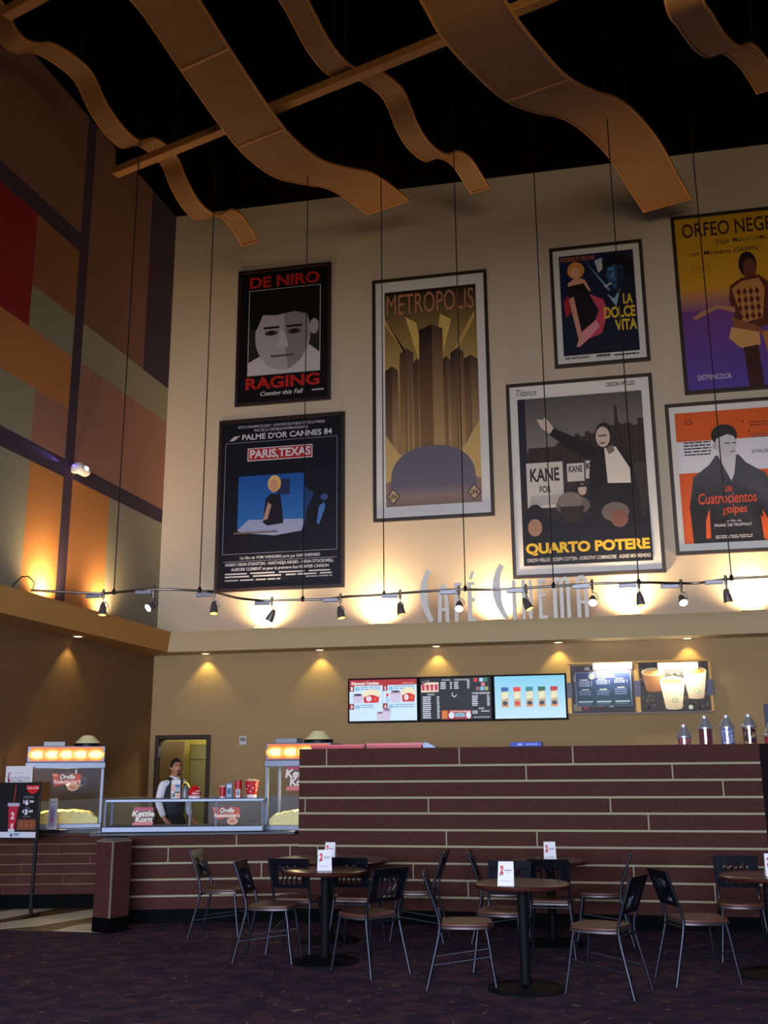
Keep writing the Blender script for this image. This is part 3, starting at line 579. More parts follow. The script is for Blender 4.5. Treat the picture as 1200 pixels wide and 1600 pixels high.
def poster_cut(label, tl, bl, width, art):
    a = onY(*tl, D-0.06); c = onY(*bl, D-0.06); x0 = (a.x+c.x)/2
    def px(p):
        d = p-CAMP; return (600+F_PX*d.dot(RGT)/d.dot(FWD), 800-F_PX*d.dot(UPV)/d.dot(FWD))
    q = [Vector((x0, D-0.06, a.z)), Vector((x0+width, D-0.06, a.z)), Vector((x0+width, D-0.06, c.z)), Vector((x0, D-0.06, c.z))]
    return poster(label, [px(p) for p in q], art)
poster_cut('yellow and violet poster with a seated figure, highest at the right edge', (1047.4,339.4), (1070.6,616.1), 2.02, art6)
poster_cut('orange and white banded poster with a figure in dark jacket at right edge', (1038.7,631.9), (1056.4,867.4), 1.86, art7)

# ================================================================== SIGN LETTERS ON THE LEDGE
letter_m = mat('ivory_sign_letter', (236, 230, 220), 0.3, noise=(3, 0.03))
sg = thing('letter_sign', 'tall ivory cut-out letters standing in a row along the back ledge', 'sign', (0, D-DT+0.05, ZL))
def sx(px): return onY(px, 970, D-DT+0.05).x
SH = 0.62
def letter(polys):
    b = MB()
    for i, p in enumerate(polys): b.plate(p, -0.035+0.0016*i, 0.035-0.0016*i)
    return b.build('letter', letter_m, sg, smooth=0)
def R(x0, x1, z0, z1): return [(x0, z0), (x1, z0), (x1, z1), (x0, z1)]
def arcC(xt, xl, xb, h):
    n = 14; o = []; i_ = []
    for k in range(n+1):
        t = k/n; z = h*(1-t); xo = xt + (xb-xt)*t - 4*t*(1-t)*((xt+xb)/2-xl); wd = 0.055 + 0.16*min(t, 1-t)
        o.append((xo, z)); i_.append((xo+wd, z - 0.05*(1-2*t)))
    ps = []
    for k in range(n): ps.append([o[k], o[k+1], i_[k+1], i_[k]])
    return ps
letter(arcC(sx(669), sx(657), sx(673), 0.86))
def A(x0, x1, h, s=0.06):
    m_ = (x0+x1)/2
    return [[(x0, 0), (x0+s, 0), (x0+s+0.02, h*0.72), (m_, h*0.86), (m_, h), (x0+0.02, h*0.86)], [(x1-s, 0), (x1, 0), (x1-0.02, h*0.86), (m_, h), (m_, h*0.86), (x1-s-0.02, h*0.72)], R(x0+s, x1-s, h*0.28, h*0.37)]
letter(A(sx(684.5), sx(703), SH))
x = sx(711); letter([R(x, x+0.06, 0, SH), R(x, x+0.12, SH-0.055, SH), R(x, x+0.10, SH*0.5, SH*0.5+0.05)])
x = sx(732); letter([R(x, x+0.06, 0, SH), R(x, x+0.13, 0, 0.05), R(x, x+0.11, SH*0.52, SH*0.52+0.05), R(x, x+0.115, SH-0.05, SH), [(x+0.03, SH+0.06), (x+0.08, SH+0.05), (x+0.125, SH+0.17), (x+0.07, SH+0.17)]])
letter(arcC(sx(784), sx(771.5), sx(790), 0.90))
x = sx(802); letter([R(x, x+0.058, 0, SH)])
x0, x1 = sx(817), sx(833); letter([R(x0, x0+0.05, 0, SH), R(x1-0.045, x1, 0, SH), [(x0, SH), (x0+0.05, SH), (x1, 0), (x1-0.05, 0)]])
x = sx(843); letter([R(x, x+0.055, 0, SH), R(x, x+0.125, 0, 0.05), R(x, x+0.11, SH*0.55, SH*0.55+0.05), R(x, x+0.12, SH-0.05, SH)])
x0, x1 = sx(866), sx(893); st = 0.058; mm = (x0+x1)/2
letter([R(x0, x0+st, 0, SH-0.05), R(mm-st/2, mm+st/2, 0, SH-0.05), R(x1-st, x1, 0, SH-0.05), [(x0, SH-0.05), (x0+st, SH-0.05), (mm-st/2, SH-0.05), (mm-0.01, SH-0.02), (mm-0.05, SH+0.02), (x0+0.05, SH+0.02)], [(mm-st/2, SH-0.05), (x1, SH-0.05), (x1-0.05, SH+0.02), (mm+0.05, SH+0.02)]])
x0, x1 = sx(903), sx(921); letter([R(x0, x0+st, 0, SH-0.04), R(x1-st, x1, 0, SH-0.04), [(x0, SH-0.04), (x1, SH-0.04), (x1-0.05, SH+0.03), (x0+0.05, SH+0.03)], R(x0+st, x1-st, SH*0.34, SH*0.42)])
# ================================================================== TRACK LIGHTING
rail_m = mat('satin_nickel_rail', (150, 142, 136), 0.3, 1.0); hous_m = mat('gunmetal_lamp_housing', (104, 96, 100), 0.4, 0.5); wire_m = mat('dark_steel_cable', (40, 36, 38), 0.4, 0.6)
trf_m = mat('satin_grey_transformer', (150, 150, 160), 0.4, 0.5)
ZR = 3.80
rp = [(48,922),(82,924),(150,927),(178,926),(215,922),(240,921),(270,921),(312,923),(335,925),(370,934),(405,938),(430,938),(473,937),(510,936),(545,932),(600,929),(650,925),(700,922),(727,921),(780,921),(865,916),(925,912),(998,910),(1050,911),(1090,911),(1143,904),(1200,901)]
rail_pts = [tuple(onZ(x, y, ZR)) for x, y in rp]
e_ = Vector(rail_pts[-1]) - Vector(rail_pts[-2]); rail_pts.append(tuple(Vector(rail_pts[-1]) + e_.normalized()*0.9))
rail_c = catmull(rail_pts, 6)
tr = thing('track_light_rail', 'thin wavy metal rail strung on cables across the room above the ledge', 'light track', (0, 0, ZR))
b = MB(); b.tube([(x, y, z-ZR) for x, y, z in rail_c], 0.016, 8); b.build('rail', rail_m, tr, smooth=1)
p0 = Vector(rail_pts[0])
b = MB(); b.tube([tuple(p0 - Vector((0, 0, ZR)) + Vector(v)) for v in ((0.02, 0.02, 0.02), (0.03, 0.03, 0.10), (-0.08, 0.06, 0.19), (-0.20, 0.1, 0.20), (-0.32, 0.12, 0.10), (-0.36, 0.14, -0.06), (-0.38, 0.16, -0.20))], 0.008); b.build('feed_cable', wire_m, tr, smooth=1)
for px, py in [(178,926),(312,923),(473,937),(600,929),(727,921),(865,916),(998,910),(1143,904)]:
    q = onZ(px, py, ZR); b = MB(); b.tube([(q.x, q.y, 0), (q.x, q.y, ZC-ZR)], 0.0075, 6); b.lathe([(0.001, -0.03), (0.026, -0.015), (0.026, 0.02), (0.012, 0.05), (0.001, 0.06)], 12, Matrix.Translation((q.x, q.y, 0))); b.build('suspension_cable', wire_m, tr)
lens_mats = [mat('bright_halogen_lens', (255, 240, 220), 0.3, emit=((255, 236, 214), 14.0)), mat('amber_halogen_lens', (255, 220, 150), 0.3, emit=((255, 196, 90), 4.0))]
def head(px, py, aim, bright, label):
    """py is the rail height in the picture; aim is the direction the lamp throws"""
    q = min((Vector(p) for p in rail_c), key=lambda v: (v - onZ(px, py, ZR)).length)
    t = thing('track_spotlight', label, 'spotlight', q, 0, 'spotlights on the wavy track')
    b = MB(); b.box((-0.245, -0.02, -0.055), (-0.03, 0.02, -0.005)); b.build('transformer', trf_m, t, bevel=0.006)
    b = MB(); b.lathe([(0.001, -0.075), (0.018, -0.07), (0.02, 0.02), (0.014, 0.05), (0.001, 0.055)], 12); b.tube([(0, 0, -0.07), (0, 0, -0.12)], 0.008); b.build('clip', rail_m, t)
    d = Vector(aim).normalized(); rot = d.to_track_quat('-Z', 'Y').to_matrix().to_4x4()
    side = (rot @ Vector((1, 0, 0))).normalized(); c = Vector((0, 0, -0.20))
    b = MB(); s_ = side if side.x > 0 else -side
    b.tube(catmull([tuple(Vector((0, 0, -0.11))), tuple(Vector((0, 0, -0.125)) + s_*0.045), tuple(c + s_*0.066 + Vector((0, 0, 0.03))), tuple(c + s_*0.058)], 4), 0.007); b.build('yoke', rail_m, t, smooth=1)
    M4 = Matrix.Translation(c) @ rot
    b = MB(); b.lathe([(0.004, 0.085), (0.02, 0.08), (0.034, 0.05), (0.046, 0.0), (0.054, -0.06), (0.056, -0.085), (0.050, -0.085), (0.046, -0.06)], 20, M4, caps=False); h = b.build('bullet_housing', hous_m, t, smooth=0.8)
    b = MB(); b.lathe([(0.001, -0.066), (0.049, -0.076), (0.049, -0.080), (0.001, -0.074)], 20, M4, caps=False); plabel(b.build('lens', lens_mats[0 if bright else 1], h, smooth=0.8), 'glowing lens')
    light('track_beam', 'SPOT', c + d*0.10, K_TRACK, (1, 0.78, 0.5), t, d, spot_size=math.radians(44), spot_blend=0.6, shadow_soft_size=0.04)
    return t
head(159, 926, (0.05, -0.15, -1), False, 'track spotlight nearest the left wall, pointing straight down in front of orange fabric')
head(240, 921, (-0.45, -0.75, -0.55), True, 'brightly glowing track spotlight turned to the left at the room corner')
head(333, 925, (0.1, -0.2, -1), False, 'track spotlight hanging below the left edge of the navy poster')
head(425, 938, (-0.55, 0.1, -1), False, 'track spotlight under the middle of the navy poster, tilted to the left')
head(534, 934, (0.25, -0.15, -1), False, 'track spotlight between the navy poster and the skyscraper poster')
head(624, 927, (0.2, -0.1, -1), False, 'track spotlight below the left side of the skyscraper poster')
head(719, 921, (0.05, -0.8, -0.75), True, 'bright track spotlight facing out in front of the sign letter F')
head(821, 919, (0.5, -0.2, -1), False, 'track spotlight tilted right in front of the sign letter N')
head(923, 912, (-0.02, -0.85, -0.65), True, 'bright track spotlight facing out at the end of the letter sign')
head(995, 910, (0.1, -0.05, -1), False, 'track spotlight under the right part of the skyline poster, pointing down')
head(1067, 911, (0.15, -0.8, -0.75), True, 'bright track spotlight facing out, below the orange and white poster')
head(1136, 905, (0.15, 0.05, -1), False, 'track spotlight nearest the right edge of the picture, pointing down')
b = MB(); 
# ledge uplights
upl_m = mat('bronze_uplight_case', (96, 76, 44), 0.5); upglow = mat('warm_uplight_glass', (255, 214, 130), 0.4, emit=((255, 190, 90), 10.0))
def uplight(loc, rz, label, k=1.0):
    t = thing('ledge_uplight', label, 'uplight', loc, rz, 'uplights sitting on the ledge')
    b = MB(); b.box((-0.17, -0.06, 0), (0.17, 0.06, 0.055)); b.build('case', upl_m, t, bevel=0.006)
    b = MB(); b.box((-0.15, -0.05, 0.055), (0.15, 0.05, 0.068)); plabel(b.build('lamp_glass', upglow, t), 'glowing glass')
    light('uplight_beam', 'SPOT', (0, 0.0, 0.085), K_UP*k, (1.0, 0.70, 0.36), t, (0, 0.42, 1), spot_size=math.radians(150), spot_blend=1.0, shadow_soft_size=0.09)
for i, (px, k, lb) in enumerate([(412, 0.9, 'under the navy poster'), (592, 1.15, 'between the navy and skyscraper posters'), (775, 1.0, 'behind the gap between the two sign words'), (985, 1.15, 'under the skyline poster'), (1178, 1.15, 'nearest the right edge of the picture')]):
    q = onY(px, 968, D-0.22); uplight((q.x, D-0.22, ZL), 0, 'small warm uplight glowing on the back ledge ' + lb, k)
ld = Vector((-math.sin(G), -math.cos(G), 0)); ln = Vector((math.cos(G), -math.sin(G), 0)); lp = Vector((CX, D, 0))
for s, lb, k in ((1.95, 'between the orange and sage panels', 0.8), (3.55, 'below the orange panel left of the dark strip', 1.2)):
    q = lp + ld*s + ln*0.2; uplight((q.x, q.y, ZL), math.pi/2-G, 'small warm uplight on the left ledge ' + lb, k)
# soffit downlights
trim_m = mat('white_downlight_trim', (214, 206, 190), 0.4); dglow = mat('warm_downlight_lens', (255, 230, 170), 0.4, emit=((255, 214, 140), 5.0))
def downlight(loc, label, aim=(0, 0.0, -1)):
    t = thing('recessed_downlight', label, 'downlight', loc, 0, 'downlights recessed under the ledge')
    b = MB(); b.lathe([(0.055, -0.001), (0.085, -0.001), (0.088, -0.010), (0.055, -0.006)], 24, caps=False); b.build('trim_ring', trim_m, t)
    b = MB(); b.lathe([(0.001, -0.002), (0.055, -0.002), (0.055, -0.006), (0.001, -0.006)], 24, caps=False); b.build('lens', dglow, t)
    light('downlight_beam', 'SPOT', (0, 0, -0.02), K_DOWN, (1.0, 0.82, 0.25), t, aim, spot_size=math.radians(92), spot_blend=0.45, shadow_soft_size=0.035)
for px, lb in ((318, 'above the small wall thermostat'), (497, 'left of the lit menu screens'), (680, 'above the middle menu screen'), (872, 'over the end of the menu screens'), (1076, 'above the cups poster')):
    q = onY(px, 1010, D-0.22); downlight((q.x, D-0.115, ZB), 'round downlight recessed under the back ledge ' + lb)
q = onZ(133, 994, ZB); downlight((wallX(q.y)+0.15, q.y, ZB), 'round downlight recessed under the left ledge', (0, 0, -1))
# camera-like unit where the dark strips cross on the left wall
q = lp + ld*2.97 + ln*0.034
t = thing('wall_alarm_unit', 'small white box with a lit lens where dark strips cross on the left wall', 'wall unit', (q.x, q.y, 5.97), math.pi/2-G)
b = MB(); b.box((-0.05, -0.06, -0.05), (0.05, 0, 0.05)); b.build('bracket', trim_m, t, bevel=0.01)
b = MB(); b.lathe([(0.001, -0.16), (0.06, -0.155), (0.085, -0.13), (0.085, 0.10), (0.07, 0.13), (0.001, 0.135)], 20, Matrix.Translation((0.03, -0.14, 0)) @ Matrix.Rotation(math.pi/2, 4, 'Y')); b.build('housing', mat('white_plastic', (206, 200, 206), 0.35), t, smooth=0.9)
b = MB(); b.box((-0.03, -0.232, -0.02), (0.06, -0.222, 0.035)); b.build('lens', mat('violet_lit_lens', (230, 210, 255), 0.3, emit=((214, 190, 255), 3.0)), t)
b = MB(); b.ball((-0.14, -0.10, 0.02), 0.02); b.build('indicator_lamp', mat('blue_indicator', (60, 60, 255), 0.3, emit=((70, 60, 255), 8.0)), t)
light('indicator_glow', 'SPOT', (-0.17, -0.045, 0.02), 30.0, (0.25, 0.2, 1.0), t, (-1, 0.12, 0.02), spot_size=math.radians(14), spot_blend=0.8, shadow_soft_size=0.01)

# ================================================================== MENU SCREENS
bez = mat('black_screen_bezel', (9, 9, 14), 0.5, spec=0.1)
YS = D - 0.09
def screen(label, x0, x1, z0, z1, art):
    t = thing('menu_screen', label, 'screen', ((x0+x1)/2, D, z0), 0, 'lit menu screens behind the bar')
    w, h = x1-x0, z1-z0; f = 0.028
    b = MB(); b.box((-w/2, -0.09, 0), (w/2, -0.02, h)); b.build('bezel', bez, t, bevel=0.006)
    b = MB(); b.box((-0.2, -0.02, h*0.3), (0.2, 0, h*0.7)); b.build('wall_mount', bez, t)
    p = Print(w-2*f, h-2*f, 0.0003); art(p); p.build('picture', M_SCREEN, t, loc=(0, -0.0905, f))
def cup_art(p, u, v, w, h, col=(206, 196, 224)):
    p.poly([(u-w/2, v), (u+w/2, v), (u+w*0.42, v+h), (u-w*0.42, v+h)], col); p.ell(u, v, w/2, w*0.22, (232, 226, 240)); p.ell(u, v, w*0.42, w*0.16, (58, 52, 96)); p.line((u-w*0.47, v+h*0.16), (u+w*0.47, v+h*0.13), 0.008, (150, 60, 70))
def tub_art(p, u, v, w, h):
    p.poly([(u-w/2, v), (u+w/2, v), (u+w*0.42, v+h), (u-w*0.44, v+h)], (206, 30, 38))
    for i in range(7): p.ell(u-w*0.4+w*0.8*i/6, v-0.02-0.05*math.sin(math.pi*i/6), w*0.12, 0.075, (238, 228, 196), 12)
    p.ell(u-w*0.15, v+h*0.5, w*0.16, h*0.34, (236, 236, 246)); p.line((u-w*0.14, v+h*0.3), (u-w*0.14, v+h*0.7), 0.008, (200, 60, 66)); p.ell(u+w*0.22, v+h*0.55, w*0.10, h*0.22, (236, 90, 40), 5)
def scr1(p):
    bl = (196, 226, 250); p.rect(0, 0, 1, 1, (206, 232, 252)); p.rect(0, 0, 1, 0.14, (172, 32, 36)); p.text('Discount Combos', 0.03, 0.045, 0.44, 0.12, (250, 246, 246), 0.03); p.text('ALL COMBOS INCLUDE TAX', 0.78, 0.085, 0.97, 0.11, (250, 226, 226))
    p.rect(0.495, 0.14, 0.502, 1, (150, 180, 214)); p.rect(0, 0.57, 1, 0.575, (150, 180, 214))
    for u, v, n, sd in ((0, 0.14, '1', 1), (0.50, 0.14, '2', 2), (0, 0.58, '3', 3), (0.50, 0.58, '4', 4)):
        p.rect(u, v, u+0.07, v+0.14, (150, 28, 40)); p.text(n, u+0.022, v+0.03, u+0.048, v+0.115, (255, 255, 255), 0.04)
        p.rect(u+0.085, v+0.03, u+0.155, v+0.125, (140, 190, 226)); p.scribble(u+0.17, v+0.025, u+(0.47 if n != '3' else 0.36), v+0.125, 2, (120, 158, 206), 0.5, sd)
    cup_art(p, 0.125, 0.36, 0.155, 0.20); tub_art(p, 0.33, 0.37, 0.25, 0.19); cup_art(p, 0.69, 0.30, 0.16, 0.26); tub_art(p, 0.88, 0.34, 0.20, 0.21); p.ell(0.57, 0.38, 0.035, 0.06, (220, 60, 60), 3); p.rect(0.545, 0.43, 0.60, 0.56, (170, 206, 240)); cup_art(p, 0.46, 0.80, 0.10, 0.19); cup_art(p, 0.56, 0.73, 0.12, 0.26)
def scr2(p):
    p.rect(0, 0, 1, 1, (7, 7, 10)); w = (210, 216, 232)
    p.poly([(0.01, 0.34), (0.01, 0.16), (0.10, 0.10), (0.26, 0.10), (0.26, 0.33)], (236, 224, 196))
    for i in range(4): p.poly([(0.015+0.062*i, 0.15), (0.065+0.062*i, 0.15), (0.06+0.062*i, 0.30), (0.022+0.062*i, 0.30)], (200, 50, 84))
    p.ell(0.05, 0.09, 0.035, 0.03, (110, 80, 84)); p.ell(0.11, 0.065, 0.03, 0.03, (96, 84, 96))
    p.text('POPCORN', 0.315, 0.035, 0.43, 0.07, w, 0.02); p.text('FOUNTAIN DRINKS', 0.49, 0.035, 0.70, 0.07, w, 0.02); p.text('SNACKS', 0.10, 0.37, 0.20, 0.415, w, 0.02); p.text('OTHER BEVERAGES', 0.735, 0.36, 0.985, 0.41, w, 0.02); p.text('CANDY', 0.825, 0.725, 0.905, 0.77, w, 0.02)
    for a, b_, c, d, r in ((0.29, 0.10, 0.37, 0.285, 4), (0.425, 0.10, 0.46, 0.285, 4), (0.485, 0.10, 0.55, 0.285, 4), (0.67, 0.08, 0.71, 0.285, 4), (0.03, 0.44, 0.15, 0.98, 11), (0.235, 0.44, 0.275, 0.98, 11), (0.735, 0.44, 0.82, 0.70, 6), (0.945, 0.44, 0.985, 0.70, 6), (0.735, 0.80, 0.81, 0.885, 2), (0.86, 0.80, 0.985, 0.84, 1), (0.75, 0.945, 0.985, 0.97, 1)): p.scribble(a, b_, c, d, r, w, 0.6, int(a*100))
    for u, v, c in ((0.79, 0.06, (206, 50, 60)), (0.87, 0.06, (180, 206, 236)), (0.93, 0.06, (40, 130, 110)), (0.895, 0.17, (206, 120, 136)), (0.82, 0.27, (150, 90, 90)), (0.88, 0.27, (120, 190, 220)), (0.94, 0.27, (170, 170, 120))): p.rect(u-0.026, v-0.04, u+0.026, v+0.05, c)
    for i in range(12):
        a = math.radians(20+i*18); p.ell(0.485+0.03*math.cos(a), 0.40+0.055*math.sin(a), 0.007, 0.013, (200, 206, 220), 8)
    p.rect(0.30, 0.78, 0.72, 0.99, (170, 36, 48)); p.rect(0.305, 0.79, 0.38, 0.98, (206, 120, 40)); p.ell(0.44, 0.90, 0.04, 0.075, (214, 226, 240)); p.ell(0.68, 0.90, 0.035, 0.08, (214, 226, 240)); p.rect(0.49, 0.85, 0.63, 0.94, (120, 176, 206)); p.text('$1.00 Candy Selection', 0.43, 0.79, 0.715, 0.84, (250, 236, 236), 0.015)
def scr3(p):
    p.rect(0, 0, 1, 1, (128, 206, 236), (196, 230, 252))
    for i, c in enumerate(((50, 96, 180), (226, 70, 66), (40, 140, 150), (30, 100, 80), (190, 50, 60))):
        u = 0.145+0.175*i; p.rect(u-0.05, 0.30, u+0.05, 0.72, (206, 200, 150), (190, 150, 130)); p.rect(u-0.052, 0.26, u+0.052, 0.36, c); p.poly([(u-0.045, 0.40), (u+0.045, 0.36), (u+0.045, 0.52), (u-0.045, 0.55)], (230, 226, 190)); p.ell(u, 0.64, 0.036, 0.05, (60, 64, 80) if i != 1 else (214, 60, 60)); p.rect(u-0.05, 0.69, u+0.05, 0.73, (226, 140, 70))
xs = [onY(x, 1092, YS).x for x in (543.5, 654.5, 770.5, 887)]
zs0, zs1 = onY(715, 1127, YS).z, onY(715, 1056, YS).z
screen('left menu screen showing discount combos on pale blue', xs[0], xs[1]-0.006, zs0, zs1, scr1)
screen('black middle menu screen with white price lists', xs[1], xs[2]-0.006, zs0, zs1, scr2)
screen('pale blue right menu screen showing five coloured tubes', xs[2], xs[3]-0.006, zs0, zs1, scr3)
# coffee display right of the screens
brass = mat('brass_frame_rail', (140, 104, 50), 0.4, 0.7); brk = mat('violet_black_bracket', (40, 30, 66), 0.4)
fx0, fx1 = onY(888, 1075, D-0.05).x, onY(1111, 1075, D-0.05).x; fz0, fz1 = onY(1000, 1115, D-0.05).z, onY(1000, 1033, D-0.05).z
fr = thing('poster_rack', 'brass wall frame right of the menu screens holding the coffee posters', 'frame', ((fx0+fx1)/2, D, fz0))
fw, fh = fx1-fx0, fz1-fz0
for nm, z in (('top_rail', fh-0.02), ('bottom_rail', 0)):
    b = MB(); b.box((-fw/2, -0.06, z), (fw/2, 0, z+0.022)); b.build(nm, brass if nm == 'top_rail' else mat('dark_red_wood_rail', (92, 44, 34), 0.4), fr)
b = MB(); b.box((-fw/2, -0.02, 0.022), (fw/2, 0, fh-0.02)); b.build('back_panel', mustard, fr)
mid = onY(996, 1075, D-0.05).x - (fx0+fx1)/2
for x in (-fw/2+0.01, mid, fw/2-0.01):
    b = MB(); b.box((x-0.035, -0.05, 0.022), (x+0.035, -0.02, fh-0.03)); b.build('upright', brass, fr)
    b = MB(); b.box((x-0.045, -0.075, fh*0.32), (x+0.045, -0.05, fh*0.62)); b.build('bracket', brk, fr)
def wallprint(name, label, cat, x0, x1, z0, z1, y, art, group=None):
    t = thing(name, label, cat, ((x0+x1)/2, y, z0), 0, group)
    b = MB(); b.box((-(x1-x0)/2, 0, 0), ((x1-x0)/2, 0.012, z1-z0)); b.build('board', mat('print_backing_board', (60, 56, 54), 0.6), t)
    p = Print(x1-x0, z1-z0, 0.0003); art(p); p.build('poster_print', M_INK, t, loc=(0, -0.001, 0)); return t
def beans(p, seed=3):
    rnd = random.Random(seed); p.rect(0, 0, 1, 1, (40, 32, 24))
    for i in range(170): p.ell(rnd.random()*0.98+0.01, rnd.random()*0.97+0.015, 0.018, 0.02, rnd.choice([(66, 52, 34), (84, 72, 46), (30, 24, 20), (104, 92, 58)]), 7); p.n -= 1
    p.n += 1
def art_c1(p):
    rnd = random.Random(8); p.rect(0, 0, 1, 1, (52, 40, 44))
    for i in range(26):
        u, v = rnd.random()*0.85, rnd.random()*0.85; p.rect(u, v, u+rnd.uniform(0.06, 0.15), v+rnd.uniform(0.06, 0.15), rnd.choice([(170, 40, 52), (206, 196, 186), (60, 70, 130), (40, 34, 40), (150, 130, 96), (120, 40, 60)])); p.n -= 0.5
    p.n = 30; p.text('ND', 0.24, 0.03, 0.32, 0.10, (226, 214, 206), 0.03)
def art_c2(p):
    beans(p)
    for u, v, w, h, c in ((0.20, 0.13, 0.34, 0.44, (150, 96, 50)), (0.80, 0.13, 0.34, 0.60, (226, 200, 160)), (0.47, 0.32, 0.36, 0.62, (238, 214, 172))):
        p.poly([(u-w/2, v+0.06), (u+w/2, v+0.06), (u+w*0.33, v+h), (u-w*0.33, v+h)], [c, c, tuple(int(x*0.86) for x in c), tuple(int(x*0.86) for x in c)]); p.ell(u, v+h, w*0.33, 0.035, tuple(int(x*0.86) for x in c)); p.ell(u, v+0.06, w/2, 0.085, (236, 206, 156)); p.ell(u, v+0.07, w*0.42, 0.06, (206, 150, 76) if u < 0.6 else (214, 120, 40))
    for u, v in ((0.49, 0.79), (0.82, 0.60)): p.ell(u, v, 0.05, 0.05, (150, 168, 120)); p.ell(u, v, 0.03, 0.03, (196, 190, 150))
    p.ell(0.71, 0.93, 0.032, 0.045, (196, 206, 170))
def art_mb(p):
    p.rect(0, 0, 1, 1, (150, 170, 206)); p.rect(0.008, 0.01, 0.992, 0.99, (38, 48, 96), (30, 62, 66)); w = (196, 206, 216)
    p.ell(0.30, 0.12, 0.055, 0.085, (170, 190, 130)); p.ell(0.30, 0.12, 0.042, 0.065, (92, 130, 80)); p.ell(0.30, 0.105, 0.018, 0.026, (196, 206, 160)); p.poly([(0.275, 0.13), (0.325, 0.13), (0.315, 0.17), (0.285, 0.17)], (196, 206, 160))
    p.text('We Proudly Brew', 0.38, 0.06, 0.70, 0.115, w, 0.02); p.scribble(0.38, 0.135, 0.72, 0.165, 1, w, 0.8, 4)
    for a, c in ((0.06, (0.26, 0.44, 3)), (0.38, (0.24, 0.38, 3)), (0.70, (0.24, 0.34, 2))): p.rect(a+0.03, c[0]-0.05, a+0.16, c[0]-0.025, (206, 216, 180)); p.scribble(a, c[0], a+0.20, c[1], c[2], (140, 152, 180), 0.6, int(a*50)); p.scribble(a+0.22, c[0], a+0.245, c[1], c[2], (150, 164, 170), 0.6, 3)
    for a, v0, v1 in ((0.06, 0.55, 0.70), (0.38, 0.55, 0.70), (0.70, 0.50, 0.70)): p.rect(a+0.05, v0-0.05, a+0.18, v0-0.025, (206, 216, 180)); p.scribble(a, v0, a+0.22, v1, 3, (120, 136, 170), 0.45, int(a*70))
    for a in (0.04, 0.37, 0.70): p.rect(a, 0.85, a+0.26, 0.885, w); p.scribble(a, 0.90, a+0.24, 0.97, 2, (110, 130, 150), 0.5, 6)
def pr4(a, b_, y): return [onY(x, yy, y) for x, yy in (a, b_)]
q = pr4((891, 1113), (994, 1042), D-0.07); wallprint('promotion_poster', 'cluttered red and dark promotion poster behind the blue menu board', 'poster', q[0].x+0.03, q[1].x-0.06, fz0+0.03, fz1-0.05, D-0.063, art_c1)
q = pr4((1003, 1113), (1106, 1037), D-0.07); wallprint('coffee_poster', 'poster of three pale drink cups on dark coffee beans', 'poster', q[0].x, q[1].x, fz0+0.03, fz1-0.03, D-0.063, art_c2)
q = pr4((901, 1104), (985, 1049), D-0.10); wallprint('menu_board', 'blue and green drinks menu board under the left tube lamp', 'menu board', q[0].x, q[1].x, q[0].z, q[1].z, D-0.098, art_mb)
tube_m = mat('white_tube_glow', (255, 255, 255), 0.3, emit=((255, 250, 240), 16.0))
for px, lb in ((957, 'glowing white tube lamp over the blue drinks menu board'), (1059, 'glowing white tube lamp over the poster of three cups')):
    q = onY(px, 1040, D-0.2); t = thing('tube_lamp', lb, 'lamp', (q.x, D, q.z), 0, 'tube lamps over the coffee display')
    b = MB(); b.tube([(-0.29, -0.17, 0), (0.29, -0.17, 0)], 0.045, 12); plabel(b.build('tube', tube_m, t, smooth=0.9), 'white glowing tube')
    b = MB(); b.box((-0.3, -0.17, 0.045), (0.3, -0.06, 0.06)); 
    for x in (-0.3, 0.29): b.box((x, -0.215, -0.05), (x+0.01, -0.06, 0.06))
    b.build('hood', brass, t)
    b = MB(); b.box((-0.015, -0.062, -0.02), (0.015, -0.001, 0.05)); b.build('bracket', brass, t)
    light('tube_light', 'AREA', (0, -0.17, -0.052), 9, (1, 0.94, 0.84), t, (0, 0.35, -1), shape='RECTANGLE', size=0.55, size_y=0.05)
q = onY(380, 1157, D); t = thing('wall_thermostat', 'small white thermostat on the mustard wall right of the doorway', 'thermostat', (q.x, D, q.z))
b = MB(); b.box((-0.062, -0.025, -0.07), (0.062, 0, 0.07)); b.build('cover', mat('white_plastic', (206, 200, 206), 0.35), t, bevel=0.006)
b = MB(); b.box((-0.045, -0.027, -0.01), (0.045, -0.024, 0.045)); b.build('display_window', mat('grey_display', (120, 126, 128), 0.3), t)
q = [onY(1193, 1100, D-0.03), onY(1214, 1165, D-0.03)]; b = MB(); b.box((q[0].x, D-0.03, q[1].z), (q[1].x, D, q[0].z)); tag(b.build('wall_panel', mat('deep_blue_panel', (24, 26, 76), 0.4), smooth=0), 'dark blue panel on the wall at the right edge behind the topping jars', 'panel')
